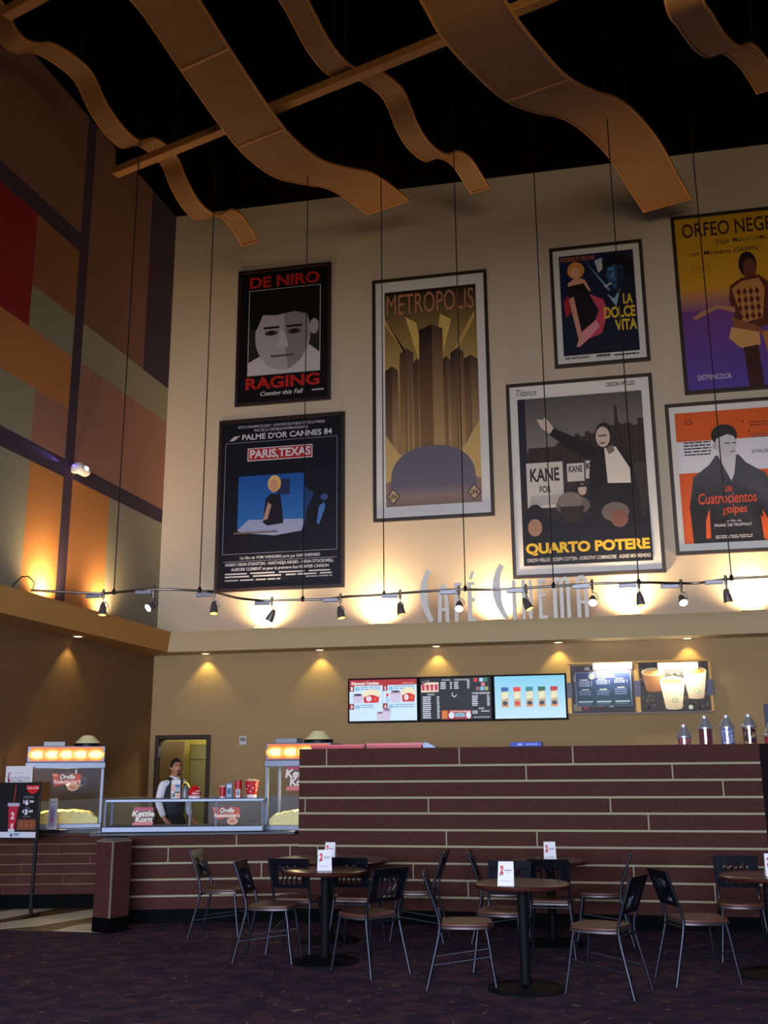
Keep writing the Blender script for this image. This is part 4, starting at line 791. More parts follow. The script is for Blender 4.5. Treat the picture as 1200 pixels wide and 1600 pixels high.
# ================================================================== TILED BAR AND COUNTERS
tile_m = mat('maroon_clad_tile', (72, 39, 33), 0.75, noise=(40, 0.16), spec=0.15); mortar = mat('cream_mortar', (156, 148, 118), 0.7); plinth_m = mat('black_granite_plinth', (4, 4, 5), 0.7, spec=0.06)
maroon_cap = mat('maroon_cap_panel', (86, 46, 42), 0.7, noise=(30, 0.1), spec=0.15)
YB = 11.28; HB = 1.80
KX = onY(467, 1300, YB).x
BX1 = onY(1198, 1300, YB).x
def cladding(name, parent, p0, p1, rows, joints, out, ztop, mts, t=0.012, gap=0.011):
    """long tiles with pale joints on a wall face from p0 to p1 (x,y); joints[row] = distances along"""
    p0, p1 = Vector((*p0, 0)), Vector((*p1, 0)); L = (p1-p0).length; u = (p1-p0)/L; n = Vector((u.y, -u.x, 0))*out
    b = MB()
    c = p0+u*L/2+n*0.003; zl = rows[0]
    b.obox((c.x, c.y, (zl+ztop)/2), u*L/2, n*0.003, Vector((0, 0, (ztop-zl)/2)), 1)
    for r in range(len(rows)):
        z0 = rows[r]+(gap if r else 0); z1 = (rows[r+1] if r+1 < len(rows) else ztop)-(0 if r+1 == len(rows) else gap)
        xs_ = [0] + sorted(joints.get(r, [])) + [L]
        for a, c_ in zip(xs_[:-1], xs_[1:]):
            a2 = a+(gap*0.7 if a > 0 else 0); c2 = c_-(gap*0.7 if c_ < L else 0)
            m_ = p0+u*(a2+c2)/2+n*(0.006+t/2-0.001)
            b.obox((m_.x, m_.y, (z0+z1)/2), u*(c2-a2)/2, n*t/2, Vector((0, 0, (z1-z0)/2)), 0)
    return b.build(name, mts, parent, smooth=0)
bar = thing('bar_counter', 'tall maroon tiled bar with pale joints behind the cafe tables', 'bar', (0, 0, 0))
def jx(*px): return [onY(p, 1280, YB).x-KX for p in px]
zr = [onY(800, y, YB).z for y in (1437, 1404, 1377, 1350.5, 1323.5, 1297.5, 1271, 1246, 1220, 1195)]
PZ = 0.145
rows = [PZ] + zr[1:]
J = {9: jx(510, 720, 900), 8: jx(825, 1056), 7: jx(1134), 6: jx(477, 670, 955), 5: jx(1013), 4: jx(697, 838), 3: jx(497), 2: jx(645, 985), 1: jx(729, 1108)}
cladding('tile_cladding', bar, (KX, YB), (BX1, YB), rows, J, 1, HB, [tile_m, mortar])
b = MB(); b.prism([(KX, YB), (BX1, YB), (BX1, YB+0.42), (-2.92, YB+0.42), (-2.92, YB+0.10), (KX, YB+0.10)], PZ, HB-0.001); b.build('body', maroon_cap, bar, smooth=0)
b = MB(); b.prism([(KX+0.01, YB-0.012), (BX1, YB-0.012), (BX1, YB+0.40), (-2.9, YB+0.40), (-2.9, YB+0.08), (KX+0.01, YB+0.08)], 0.006, PZ); b.build('plinth', plinth_m, bar, smooth=0)
b = MB(); b.box((BX1, YB-0.03, 0.006), (BX1+0.9, YB+0.42, HB)); b.build('end_panel', mat('dark_end_panel', (26, 18, 18), 0.75, spec=0.05), bar, smooth=0)

# low service counter (angled) with end pier
worktop_m = mat('black_granite_worktop', (18, 20, 30), 0.15, spec=0.6)
low = thing('service_counter', 'low angled maroon tiled service counter under the glass display case', 'counter', (0, 0, 0))
LA = (-5.15, 10.852); LB = (KX-0.005, 11.36)
uL = Vector((LB[0]-LA[0], LB[1]-LA[1], 0)); LL = uL.length; uL /= LL; nB = Vector((-uL.y, uL.x, 0))
def lowd(px): # distance along the counter of a joint seen at px
    q = onP(px, 1330, (LA[0], LA[1], 0), (nB.x, nB.y, 0)); return (q-Vector((*LA, q.z))).dot(uL)
ZW = 0.93
cladding('tile_cladding', low, LA, LB, rows[:5], {4: [lowd(369)], 3: [lowd(263), lowd(453)], 2: [lowd(409)]}, 1, ZW-0.035, [tile_m, mortar])
def off(p, d, e=0): return (p[0]+nB.x*d+uL.x*e, p[1]+nB.y*d+uL.y*e)
b = MB(); b.prism([LA, LB, off(LB, 0.95), off(LA, 0.95)], PZ, ZW-0.036); b.build('body', maroon_cap, low, smooth=0)
b = MB(); b.prism([off(LA, 0.01), off(LB, 0.01), off(LB, 0.93), off(LA, 0.93)], 0.006, PZ); b.build('plinth', plinth_m, low, smooth=0)
b = MB(); b.prism([off(LA, -0.03, -0.42), off(LB, -0.03, -0.06), (KX-0.02, YB+0.11), (-2.95, YB+0.11), (-2.95, 12.35), off(LB, 1.0, 0.1), off(LA, 1.0, -0.42)], ZW-0.035, ZW); b.build('worktop', worktop_m, low, bevel=0.006)
# pier at the left end of the counter
pier = thing('end_pier', 'maroon pier with pale edge strip at the left end of the low counter', 'pier', (0, 0, 0))
pa = Vector((-5.00, 10.19, 0)); pu = Vector((-0.94, 0.34, 0)).normalized(); pv = Vector((0.34, 0.94, 0)).normalized()
pp = [pa, pa+pu*0.235, Vector((-5.42, 10.93, 0)), Vector((-5.17, 10.80, 0)), pa+pv*0.26]; PT = 0.885
b = MB(); b.prism([(p.x, p.y) for p in pp], PZ, PT-0.012); b.build('body', tile_m, pier, smooth=0)
c = (pp[0]+pp[1]+pp[2]+pp[3]+pp[4])/5
b = MB(); b.prism([tuple((c+(p-c)*1.03)[:2]) for p in pp], 0.006, PZ); b.build('plinth', plinth_m, pier, smooth=0)
b = MB(); b.prism([tuple((c+(p-c)*1.02)[:2]) for p in pp], PT-0.012, PT); b.build('cap_strip', mat('pale_edge_strip', (120, 112, 92), 0.5), pier, smooth=0)
b = MB(); q = pa; b.obox((q.x, q.y, (PZ+PT)/2-0.006), pu*0.008, pv*0.008, (0, 0, (PT-PZ)/2-0.006)); b.build('corner_strip', MATS['pale_edge_strip'], pier, smooth=0)
# left counter with the first popcorn machine
lc = thing('popcorn_counter', 'maroon tiled counter at far left under the popcorn machine', 'counter', (0, 0, 0))
CA = (-7.62, 11.60); CB = (-5.90, 12.049); uC = Vector((CB[0]-CA[0], CB[1]-CA[1], 0)); LC = uC.length; uC /= LC; nC = Vector((-uC.y, uC.x, 0))
ZLc = 0.905
tan_mortar = mat('tan_mortar', (120, 92, 60), 0.7)
rz = [0.17 + 0.1135*i for i in range(7)]
cladding('tile_cladding', lc, CA, CB, rz, {5: [0.15], 4: [0.4, 1.12], 3: [1.5], 2: [0.7], 1: [1.2], 0: [0.5]}, 1, ZLc-0.05, [tile_m, tan_mortar], gap=0.006)
def offC(p, d, e=0): return (p[0]+nC.x*d+uC.x*e, p[1]+nC.y*d+uC.y*e)
b = MB(); b.prism([CA, CB, offC(CB, 0.8), offC(CA, 0.8, 0.19)], 0.17, ZLc-0.051); b.build('body', maroon_cap, lc, smooth=0)
b = MB(); b.prism([offC(CA, 0.02), offC(CB, 0.02), offC(CB, 0.78), offC(CA, 0.78, 0.19)], 0.006, 0.17); b.build('plinth', plinth_m, lc, smooth=0)
b = MB(); b.prism([offC(CA, -0.06), offC(CB, -0.06, 0.05), offC(CB, 0.85, 0.05), offC(CA, 0.85, 0.205)], ZLc-0.05, ZLc); b.build('worktop', worktop_m, lc, bevel=0.008)

# ================================================================== CONCESSION EQUIPMENT
alu = mat('brushed_aluminium', (120, 128, 144), 0.45, 0.5); stain = mat('stainless_steel', (112, 120, 136), 0.45, 0.7); pop_m = mat('yellow_popcorn', (246, 224, 150), 0.8, noise=(30, 0.12), bump=(45, 0.5))
chim_m = mat('pale_gold_kettle_hood', (240, 226, 168), 0.35); dark_m = mat('black_enamel', (16, 16, 18), 0.35); grey_b = mat('grey_metal_box', (120, 118, 122), 0.45, 0.4)
def orville(w, h):
    p = Print(w, h, 0.0006)
    p.poly([(0.02, 0.08), (0.20, 0.10), (0.50, 0.02), (0.98, 0.10), (0.97, 0.62), (0.55, 0.60), (0.10, 0.76)], (196, 62, 34)); p.poly([(0.02, 0.06), (0.22, 0.08), (0.18, 0.22), (0.04, 0.20)], (222, 130, 70)); p.ell(0.72, 0.80, 0.19, 0.20, (222, 172, 130)); p.ell(0.72, 0.80, 0.15, 0.15, (206, 140, 100)); p.rect(0.64, 0.77, 0.80, 0.80, (150, 70, 50)); p.rect(0.64, 0.84, 0.80, 0.86, (150, 70, 50))
    p.poly([(0.24, 0.14), (0.50, 0.02), (0.80, 0.16), (0.78, 0.36), (0.26, 0.42)], (90, 44, 36)); p.text('Orville', 0.28, 0.10, 0.78, 0.36, (240, 226, 206), 0.03, 0.25); p.text("Redenbacher's", 0.08, 0.38, 0.97, 0.60, (244, 230, 214), 0.02, 0.2)
    return p
def kettle(w, h):
    p = Print(w, h, 0.0006)
    p.poly([(0.10, 0.02), (0.30, 0.0), (0.90, 0.02), (0.92, 0.22), (0.10, 0.24)], (176, 56, 84)); p.poly([(0.08, 0.84), (0.92, 0.82), (0.90, 1.0), (0.06, 1.0)], (206, 110, 110))
    p.poly([(0.02, 0.34), (0.20, 0.22), (0.86, 0.18), (1.0, 0.44), (0.86, 0.80), (0.16, 0.84), (0.14, 0.60)], (96, 78, 72)); p.text('Kettle', 0.03, 0.20, 0.95, 0.52, (230, 216, 196), 0.04, 0.15); p.text('Korn', 0.18, 0.52, 0.88, 0.83, (230, 216, 196), 0.04, 0.1)
    return p
def popcorn_machine(label, loc, rz, w, h, d, art, vent_x, chim_x, sign_n):
    t = thing('popcorn_machine', label, 'popcorn machine', loc, rz, 'popcorn machines on the counters')
    x = w/2; zb, zt, zh = 0.055, h*0.725, h*0.80
    b = MB(); b.box((-x, 0, 0), (x, d, zb)); b.build('base', alu, t, bevel=0.006)
    ps = 0.035
    for sx_ in (-1, 1):
        for y in (0, d-ps):
            b = MB(); b.box((min(sx_*x, sx_*(x-ps)), y, zb), (max(sx_*x, sx_*(x-ps)), y+ps, zt)); b.build('corner_post', alu, t, bevel=0.004)
    b = MB(); b.box((-x-0.01, -0.012, zt), (x+0.01, d, zh)); b.build('top_rail', alu, t, bevel=0.006)
    b = MB(); b.box((-x, 0, zh), (x, d, h)); b.build('sign_box', alu, t, bevel=0.008)
    p = Print(w*0.93, (h-zh)*0.86, 0.0004); p.rect(0, 0, 1, 1, (232, 96, 28)); p.rect(0.015, 0.06, 0.985, 0.92, (244, 128, 34))
    p.rect(0.02, 0.22, 0.98, 0.84, (250, 170, 54)); p.rect(0.03, 0.34, 0.97, 0.74, (255, 206, 92))
    rnd = random.Random(5)
    for i in range(sign_n):
        u = (i+0.5)/sign_n; p.ell(u, 0.54, 0.60/sign_n*1.1, 0.42, (250, 170, 54)); p.ell(u+rnd.uniform(-.01, .01), 0.54, 0.52/sign_n*1.1, 0.33, (255, 216, 104)); p.ell(u+rnd.uniform(-.01, .01), 0.52, 0.40/sign_n*1.1, 0.23, (255, 250, 206))
    plabel(p.build('lit_sign', M_SIGN, t, loc=(0, -0.003, zh+(h-zh)*0.07)), 'glowing orange sign')
    b = MB(); b.box((-x+ps, 0.012, zb), (x-ps, 0.018, zt)); b.build('front_glass', M_GLASS, t, smooth=0)
    b = MB(); b.box((-x+0.012, ps, zb), (-x+0.018, d-ps, zt)); b.build('side_glass', M_GLASS, t, smooth=0)
    b = MB(); b.box((x-0.018, ps, zb), (x-0.012, d-ps, zt)); b.build('side_glass', M_GLASS, t, smooth=0)
    # popcorn heap
    rnd = random.Random(9); b = MB(); nx, ny = 26, 10; vs = []
    for j in range(ny):
        for i in range(nx):
            u, v = i/(nx-1), max(0, j-1)/(ny-1); z = zb + 0.02 + (0.07+0.05*math.sin(u*3.1)+rnd.uniform(0, 0.025))*min(1, 6*min(u, 1-u, v+0.15, 1-v)+0.45); vs.append((-x+0.045+u*(w-0.09), (0.024 if j == 0 else 0.03+v*(d-0.07)), zb if j == 0 else z))
    b.add(vs, [(j*nx+i, j*nx+i+1, (j+1)*nx+i+1, (j+1)*nx+i) for j in range(ny-1) for i in range(nx-1)])
    o = b.build('popcorn', pop_m, t, smooth=0); o['kind'] = 'stuff'
    # kettle hanging under the top
    b = MB(); b.lathe([(0.001, -0.13), (0.10, -0.125), (0.125, -0.09), (0.125, 0), (0.001, 0.0)], 20, Matrix.Translation((0.12, d*0.5, zt-0.10))); b.tube([(0.12, d*0.5, zt-0.1), (0.12, d*0.5, zt)], 0.012); b.build('kettle', stain, t)
    b = MB(); b.box((vent_x-0.13, d*0.3, h), (vent_x+0.13, d*0.8, h+0.06)); b.build('vent_box', grey_b, t, bevel=0.004)
    M4 = Matrix.Translation((chim_x, d*0.5, h))
    b = MB(); b.lathe([(0.165, 0), (0.17, 0.03), (0.165, 0.04), (0.001, 0.04)], 28, M4); b.build('hood_base', dark_m, t)
    b = MB(); b.lathe([(0.15, 0.04), (0.155, 0.052), (0.07, 0.135), (0.05, 0.142), (0.001, 0.142)], 28, M4); b.build('kettle_hood', chim_m, t, smooth=0.4)
    dw = 0.36; a = art(dw, dw*(0.62 if art is orville else 0.8)); a.build('decal', M_INK, t, loc=(0.02, 0.010, zt*0.62))
    light('heat_lamp', 'POINT', (0, d*0.25, zb+0.36), 16, (1.0, 0.74, 0.32), t, shadow_soft_size=0.06)
    light('sign_spill', 'AREA', (0, d*0.5, zt-0.02), 3.0, (1.0, 0.8, 0.45), t, (0, 0, -1), shape='RECTANGLE', size=w*0.7, size_y=0.2)
    return t
mA = Vector((*offC(CA, 0.06), 0)); 
m1c = onZ(104, 1293, ZLc); w1 = 0.92
d_ = (m1c - Vector((*CA, 0))).dot(uC); m1p = Vector((*offC(CA, 0.20, d_), ZLc))
popcorn_machine('popcorn machine with glowing orange sign standing at the far left', m1p, 0.46, 0.93, 0.985, 0.55, orville, -0.16, 0.24, 5)
x0 = onY(413, 1290, YB+0.16).x
popcorn_machine('popcorn machine half hidden behind the left end of the tall bar', (x0+0.38, YB+0.16, ZW), 0, 0.76, 0.945, 0.5, kettle, -0.19, 0.17, 4)
# glass display case on the low counter
GX0 = onP(161, 1300, (*off(LA, 0.0), 0), (nB.x, nB.y, 0)); GX1 = onP(411, 1297, (*off(LA, 0.0), 0), (nB.x, nB.y, 0))
e0 = (GX0-Vector((*LA, GX0.z))).dot(uL); e1 = (GX1-Vector((*LA, GX1.z))).dot(uL)
dc = thing('display_case', 'long glass display case with steel top on the low counter', 'display case', (*off(LA, 0.0, (e0+e1)/2), ZW), math.atan2(uL.y, uL.x))
cw = e1-e0; ch = onP(286, 1248, (*off(LA, 0.0), 0), (nB.x, nB.y, 0)).z-ZW; cd = 0.46
b = MB(); b.box((-cw/2-0.02, 0, 0), (cw/2, cd, 0.062)); b.build('base_tray', stain, dc, bevel=0.008)
b = MB(); b.box((-cw/2, 0.01, ch-0.035), (cw/2, cd-0.02, ch)); b.build('top_shelf', stain, dc, bevel=0.006)
for x in (-cw/2+0.008, -cw/2+cw*0.535, -cw/2+cw*0.70, cw/2-0.012):
    for y in ((0.012, cd-0.045) if abs(x) > cw*0.45 else (0.012,)): b = MB(); b.box((x-0.012, y, 0.06), (x+0.012, y+0.022, ch-0.035)); b.build('post', mat('dark_slim_post', (52, 54, 66), 0.4, 0.4), dc, smooth=0)
b = MB(); b.box((-cw/2+0.02, 0.014, 0.062), (cw/2-0.02, 0.019, ch-0.035)); b.build('front_glass', M_GLASS, dc, smooth=0)
b = MB(); b.box((-cw/2+0.002, 0.03, 0.062), (-cw/2+0.007, cd-0.05, ch-0.035)); b.build('side_glass', M_GLASS, dc, smooth=0)
b = MB(); b.box((cw/2-0.007, 0.03, 0.062), (cw/2-0.002, cd-0.05, ch-0.035)); b.build('side_glass', M_GLASS, dc, smooth=0)
a = kettle(0.26, 0.19); a.build('kettle_decal', M_INK, dc, loc=(-cw/2+0.42, 0.0135, 0.075))
a = orville(0.31, 0.20); a.build('orville_decal', M_INK, dc, loc=(-cw/2+cw*0.765, 0.0135, 0.07))
ct = off(LA, 0, (e0+e1)/2); ZT = ZW+ch
def on_case(px, back=0.2):
    """spot on the steel top under what is seen at px"""
    base = Vector((*off(LA, back), 0)); return onP(px, 1246, (base.x, base.y, 0), (nB.x, nB.y, 0))
rzL = math.atan2(uL.y, uL.x)
red_cup = mat('red_paper', (188, 24, 36), 0.45); white_p = mat('white_paper', (220, 214, 214), 0.5)
def put(name, label, cat, px, back, group=None):
    q = on_case(px, back); return thing(name, label, cat, (q.x, q.y, ZT), rzL, group)
t = put('paper_cup', 'small red paper cup on the display case, leftmost of the red cups', 'cup', 347.5, 0.2)
b = MB(); b.lathe([(0.031, 0.01), (0.036, 0.125), (0.034, 0.125), (0.03, 0.02)], 20); b.build('cup', red_cup, t)
b = MB(); b.lathe([(0.031, 0), (0.0315, 0.016), (0.001, 0.016)], 20); b.build('foot_band', white_p, t)
b = MB(); b.lathe([(0.037, 0.122), (0.038, 0.13), (0.034, 0.13)], 20, caps=False); b.build('rim', white_p, t)
t = put('snack_box', 'blue and white snack box between the red cups on the display case', 'box', 358, 0.2)
b = MB(); b.box((-0.034, -0.03, 0), (0.034, 0.03, 0.162)); b.build('carton', mat('blue_carton', (64, 104, 140), 0.5), t, bevel=0.003)
p = Print(0.06, 0.15); p.rect(0, 0, 1, 1, (96, 132, 162)); p.rect(0.1, 0.08, 0.9, 0.3, (196, 200, 206)); p.rect(0.2, 0.4, 0.8, 0.75, (44, 70, 110)); p.scribble(0.15, 0.8, 0.85, 0.95, 3, (190, 196, 206), 0.5); p.build('printed_front', M_INK, t, loc=(0, -0.031, 0.006))
t = put('snack_canister', 'tall red snack canister with a picture label on the display case', 'canister', 372, 0.2)
b = MB(); b.lathe([(0.039, 0), (0.039, 0.18), (0.001, 0.18)], 24); b.build('tube', red_cup, t)
b = MB(); b.lathe([(0.041, 0.176), (0.041, 0.192), (0.001, 0.194)], 24); b.build('lid', mat('dull_red_lid', (150, 40, 44), 0.4), t)
p = Print(0.05, 0.09); p.rect(0, 0, 1, 1, (206, 206, 214)); p.ell(0.5, 0.5, 0.38, 0.3, (110, 116, 130)); p.rect(0.2, 0.05, 0.8, 0.18, (70, 76, 96)); p.build('picture_label', M_INK, t, loc=(0, -0.0395, 0.005))
t = put('popcorn_bucket', 'red popcorn bucket with white stars, rightmost on the display case', 'bucket', 393.5, 0.2)
b = MB(); b.lathe([(0.058, 0.035), (0.083, 0.185), (0.080, 0.185), (0.056, 0.045), (0.001, 0.045)], 28, caps=False); b.build('bucket', red_cup, t)
b = MB(); b.lathe([(0.056, 0), (0.059, 0.035), (0.001, 0.036)], 28); b.build('foot_band', white_p, t)
b = MB(); b.lathe([(0.083, 0.182), (0.087, 0.187), (0.083, 0.192)], 28, caps=False); b.build('rim', mat('cream_rim', (224, 200, 160), 0.5), t)
b = MB(); rnd = random.Random(2)
for i in range(26):
    a = rnd.uniform(0, 6.28); r = rnd.uniform(0, 0.06); b.ball((r*math.cos(a), r*math.sin(a), 0.178+rnd.uniform(-0.01, 0.018)), 0.015, 6)
o = b.build('popcorn', pop_m, t); o['kind'] = 'stuff'
b = MB()
for i in range(15):
    a = -math.pi/2 + (i%8-3.5)*0.36 + rnd.uniform(-.1, .1); z = 0.06+0.10*((i*0.37) % 1); r = 0.058+(z-0.035)/0.15*0.025+0.0012
    c = Vector((r*math.cos(a), r*math.sin(a), z)); tx = Vector((-math.sin(a), math.cos(a), 0)); pts = []
    for k in range(10):
        q = 0.011 if k % 2 == 0 else 0.0045; pts.append(c + tx*q*math.cos(k*math.pi/5) + Vector((0, 0, 1))*q*math.sin(k*math.pi/5))
    b.add(pts, [list(range(10))])
b.build('star_print', white_p, t, smooth=0)
# red football-helmet snack bowl
t = put('helmet_bowl', 'shiny red helmet shaped bowl on a white base on the display case', 'bowl', 304, 0.2)
b = MB(); b.lathe([(0.062, 0.03)] + [(0.072*math.cos(a), 0.055+0.082*math.sin(a)) for a in [i*math.pi/16 for i in range(0, 8)]] + [(0.001, 0.137)], 24); b.build('helmet_shell', mat('glossy_red_plastic', (200, 24, 30), 0.15), t, smooth=0.9)
b = MB(); b.tube([(0.05, -0.05, 0.055), (0.06, -0.085, 0.05), (0.02, -0.098, 0.05), (-0.02, -0.096, 0.05)], 0.006); b.tube([(0.06, -0.05, 0.085), (0.062, -0.082, 0.08), (0.02, -0.096, 0.075)], 0.006); b.build('face_guard', white_p, t, smooth=0.9)
b = MB(); b.lathe([(0.07, 0), (0.074, 0.02), (0.06, 0.032), (0.001, 0.032)], 24); b.build('base', white_p, t)
b = MB(); b.tube([(0.0, 0, 0.13), (0.004, 0, 0.175)], 0.006); b.build('spike', red_cup, t)
t = put('menu_card', 'standing card with small pictures on the display case before the attendant', 'card', 274, 0.15)
b = MB(); b.box((-0.052, 0, 0), (0.052, 0.012, 0.20)); b.build('card_holder', mat('clear_grey_acrylic', (150, 152, 156), 0.2), t, bevel=0.002)
p = Print(0.10, 0.195); p.rect(0, 0, 1, 1, (206, 200, 196)); p.rect(0.02, 0.25, 0.42, 0.62, (210, 160, 140)); p.rect(0.45, 0.25, 0.97, 0.42, (44, 86, 150)); p.rect(0.45, 0.45, 0.97, 0.60, (150, 156, 170)); p.rect(0.35, 0.63, 0.97, 0.72, (30, 30, 40)); p.rect(0.05, 0.74, 0.45, 0.95, (60, 70, 80)); p.ell(0.2, 0.85, 0.08, 0.05, (160, 190, 190)); p.ell(0.52, 0.85, 0.08, 0.05, (120, 170, 140)); p.rect(0.66, 0.74, 0.9, 0.97, (222, 120, 60)); p.build('printed_card', M_INK, t, loc=(0, -0.001, 0.003))
t = put('tap_spout', 'grey tap with a curved shiny gold spout on the display case', 'tap', 289, 0.24)
b = MB(); b.lathe([(0.042, 0), (0.045, 0.02), (0.04, 0.10), (0.026, 0.135), (0.001, 0.14)], 20); b.build('body', grey_b, t)
b = MB(); b.tube(catmull([(-0.03, -0.01, 0.115), (-0.025, -0.012, 0.15), (0.0, -0.014, 0.172), (0.028, -0.014, 0.158), (0.05, -0.014, 0.115)], 5), 0.010); b.build('spout', mat('polished_gold', (240, 190, 60), 0.15, 1.0), t, smooth=0.9)
# posted cards and the price sign at far left
t = thing('notice_card', 'white notice card with red emblem standing left of the popcorn machine', 'card', (*offC(CA, 0.04, onY(31, 1222, 11.8).x-CA[0]+0.02), ZLc), math.atan2(uC.y, uC.x)*0.4)
zc0, zc1 = onY(31, 1226, 11.8).z-ZLc, onY(31, 1197, 11.8).z-ZLc
b = MB(); b.box((-0.17, 0, zc0), (0.17, 0.006, zc1)); b.build('card', white_p, t, smooth=0); b = MB(); b.box((-0.02, 0.006, 0.008), (0.02, 0.016, zc0+0.1)); b.box((-0.08, -0.04, 0), (0.08, 0.06, 0.01)); b.build('stand', dark_m, t, smooth=0)
p = Print(0.33, zc1-zc0-0.01); p.rect(0, 0, 1, 1, (214, 212, 216)); p.ell(0.13, 0.62, 0.055, 0.30, (150, 30, 50)); p.ell(0.15, 0.55, 0.03, 0.16, (206, 190, 200)); p.text('CRANFORD', 0.23, 0.58, 0.94, 0.70, (90, 84, 96), 0.01, 0, 1.3); p.text('PAYMENTS', 0.23, 0.74, 0.92, 0.86, (90, 84, 96), 0.01, 0, 1.3); p.scribble(0.3, 0.35, 0.7, 0.42, 1, (180, 176, 186)); p.build('printed_face', M_INK, t, loc=(0, -0.001, zc0+0.005))
q = onY(69, 1300, 11.68); t = thing('leaflet_stand', 'slim white leaflet stand in front of the popcorn machine', 'leaflet stand', (*offC(CA, -0.01, q.x-CA[0]+0.03), ZLc), 0.1)
b = MB(); b.plate([(-0.058, 0), (0.058, 0), (0.046, 0.36), (-0.05, 0.36)], 0, 0.02); b.build('holder', white_p, t, smooth=0)
p = Print(0.08, 0.30); p.rect(0, 0, 1, 1, (176, 166, 196)); p.rect(0.1, 0.06, 0.9, 0.2, (206, 204, 216)); p.ell(0.5, 0.5, 0.3, 0.2, (150, 140, 176)); p.rect(0.36, 0.62, 0.66, 0.84, (190, 90, 120)); p.build('leaflet', M_INK, t, loc=(0, -0.002, 0.03))
YP = 11.15
pz0, pz1 = onY(30, 1311, YP).z, onY(30, 1222.5, YP).z; px1 = onY(61, 1270, YP).x; pw = 0.62
t = thing('price_sign', 'black standing price sign with a red drink cup at the left edge', 'sign', (px1-pw/2, YP, 0), 0.0)
b = MB(); b.box((-pw/2, 0, pz0), (pw/2, 0.03, pz1)); b.build('panel', dark_m, t, bevel=0.004)
b = MB(); b.box((pw/2-0.045, 0.005, 0.01), (pw/2-0.01, 0.035, pz0+0.02)); b.build('leg', dark_m, t, smooth=0)
b = MB(); b.box((-pw/2+0.01, 0.005, 0.01), (-pw/2+0.045, 0.035, pz0+0.02)); b.build('leg', dark_m, t, smooth=0)
for s_ in (-1, 1): b = MB(); b.box((s_*(pw/2-0.027)-0.02, -0.16, 0.0), (s_*(pw/2-0.027)+0.02, 0.2, 0.02)); b.build('foot', dark_m, t, smooth=0)
p = Print(pw-0.03, pz1-pz0-0.03); L0 = 0.20   # picture columns start a little inside the sheet
def U(x): return L0 + x*(1-L0)
p.rect(0, 0, 1, 1, (12, 9, 14)); p.rect(0, 0.895, 0.985, 1.0, (206, 206, 216)); p.ell(U(0.335), 0.955, 0.025, 0.03, (50, 56, 80)); p.rect(U(0.40), 0.92, U(0.55), 0.945, (80, 130, 170)); p.scribble(U(0.40), 0.955, U(0.55), 0.985, 1, (140, 150, 170))
p.rect(U(0.47), 0.66, 0.97, 0.86, (110, 56, 36)); 
for i in range(7): p.ell(U(0.52+0.07*i), 0.76, 0.03, 0.085, (146, 82, 52) if i % 2 else (126, 66, 44))
p.ell(U(0.83), 0.04, 0.135, 0.15, (200, 22, 30), 24, 0, 180); p.rect(U(0.83)-0.135, 0.03, U(0.83)+0.135, 0.045, (200, 22, 30)); p.text('Coca-Cola', U(0.83)-0.125, 0.05, U(0.83)+0.125, 0.10, (240, 214, 220), 0.01, 0.3)
p.line((U(0.38), 0.02), (U(0.35), 0.36), 0.022, (150, 50, 36)); p.rect(U(0.19), 0.36, U(0.51), 0.42, (170, 166, 186)); p.poly([(U(0.22), 0.42), (U(0.48), 0.42), (U(0.42), 0.84), (U(0.25), 0.84)], (190, 30, 52)); p.rect(U(0.25), 0.84, U(0.42), 0.89, (210, 206, 214)); p.text('2', U(0.30), 0.53, U(0.39), 0.66, (230, 216, 226), 0.04); p.text('1', U(0.32), 0.74, U(0.37), 0.83, (230, 216, 226), 0.04); p.rect(U(0.25), 0.455, U(0.46), 0.48, (150, 40, 70))
w = (222, 218, 228)
p.scribble(U(0.60), 0.23, U(0.88), 0.285, 2, (120, 110, 116), 0.5, 3); p.text('$', U(0.60), 0.305, U(0.65), 0.37, w, 0.02); p.text('6', U(0.66), 0.295, U(0.745), 0.40, w, 0.05); p.text('00', U(0.77), 0.31, U(0.885), 0.355, w, 0.03)
p.scribble(U(0.66), 0.445, U(0.80), 0.46, 1, (120, 110, 116), 0.8, 3); p.text('$', U(0.60), 0.485, U(0.65), 0.55, w, 0.02); p.text('3', U(0.66), 0.475, U(0.745), 0.58, w, 0.05); p.text('00', U(0.77), 0.49, U(0.885), 0.535, w, 0.03); p.scribble(U(0.62), 0.60, U(0.84), 0.635, 2, (110, 104, 110), 0.5, 5)
p.build('printed_sheet', M_INK, t, loc=(0, -0.002, pz0+0.015))
# staff-side worktable behind the counter
# things on the tall bar
def tray(label, xa, xb, y, dep, h, mcol, name='serving_tray', cat='tray'):
    x0, x1 = onY(xa, 1168, y).x, onY(xb, 1168, y).x; w = x1-x0
    t = thing(name, label, cat, ((x0+x1)/2, y, HB))
    b = MB(); b.box((-w/2+0.01, 0.008, 0), (w/2-0.01, dep-0.008, h*0.5)); b.build('base', mcol, t, bevel=0.004)
    b = MB(); b.box((-w/2, 0, h*0.5), (w/2, 0.012, h)); b.box((-w/2, dep-0.012, h*0.5), (w/2, dep, h)); b.box((-w/2, 0.012, h*0.5), (-w/2+0.012, dep-0.012, h)); b.box((w/2-0.012, 0.012, h*0.5), (w/2, dep-0.012, h)); b.build('rim', mat('red_tray_rim', (206, 40, 50), 0.35), t, smooth=0)
    return t
tray_r = mat('red_tray', (178, 26, 36), 0.4)
tray('narrow red tray on the left end of the tall bar', 485, 570, YB+0.005, 0.088, 0.045, tray_r)
tray('longer red tray on the tall bar, right of the narrow red one', 572, 660, YB+0.02, 0.36, 0.055, tray_r)
q0, q1 = onY(661, 1168, YB+0.06).x, onY(682, 1168, YB+0.06).x
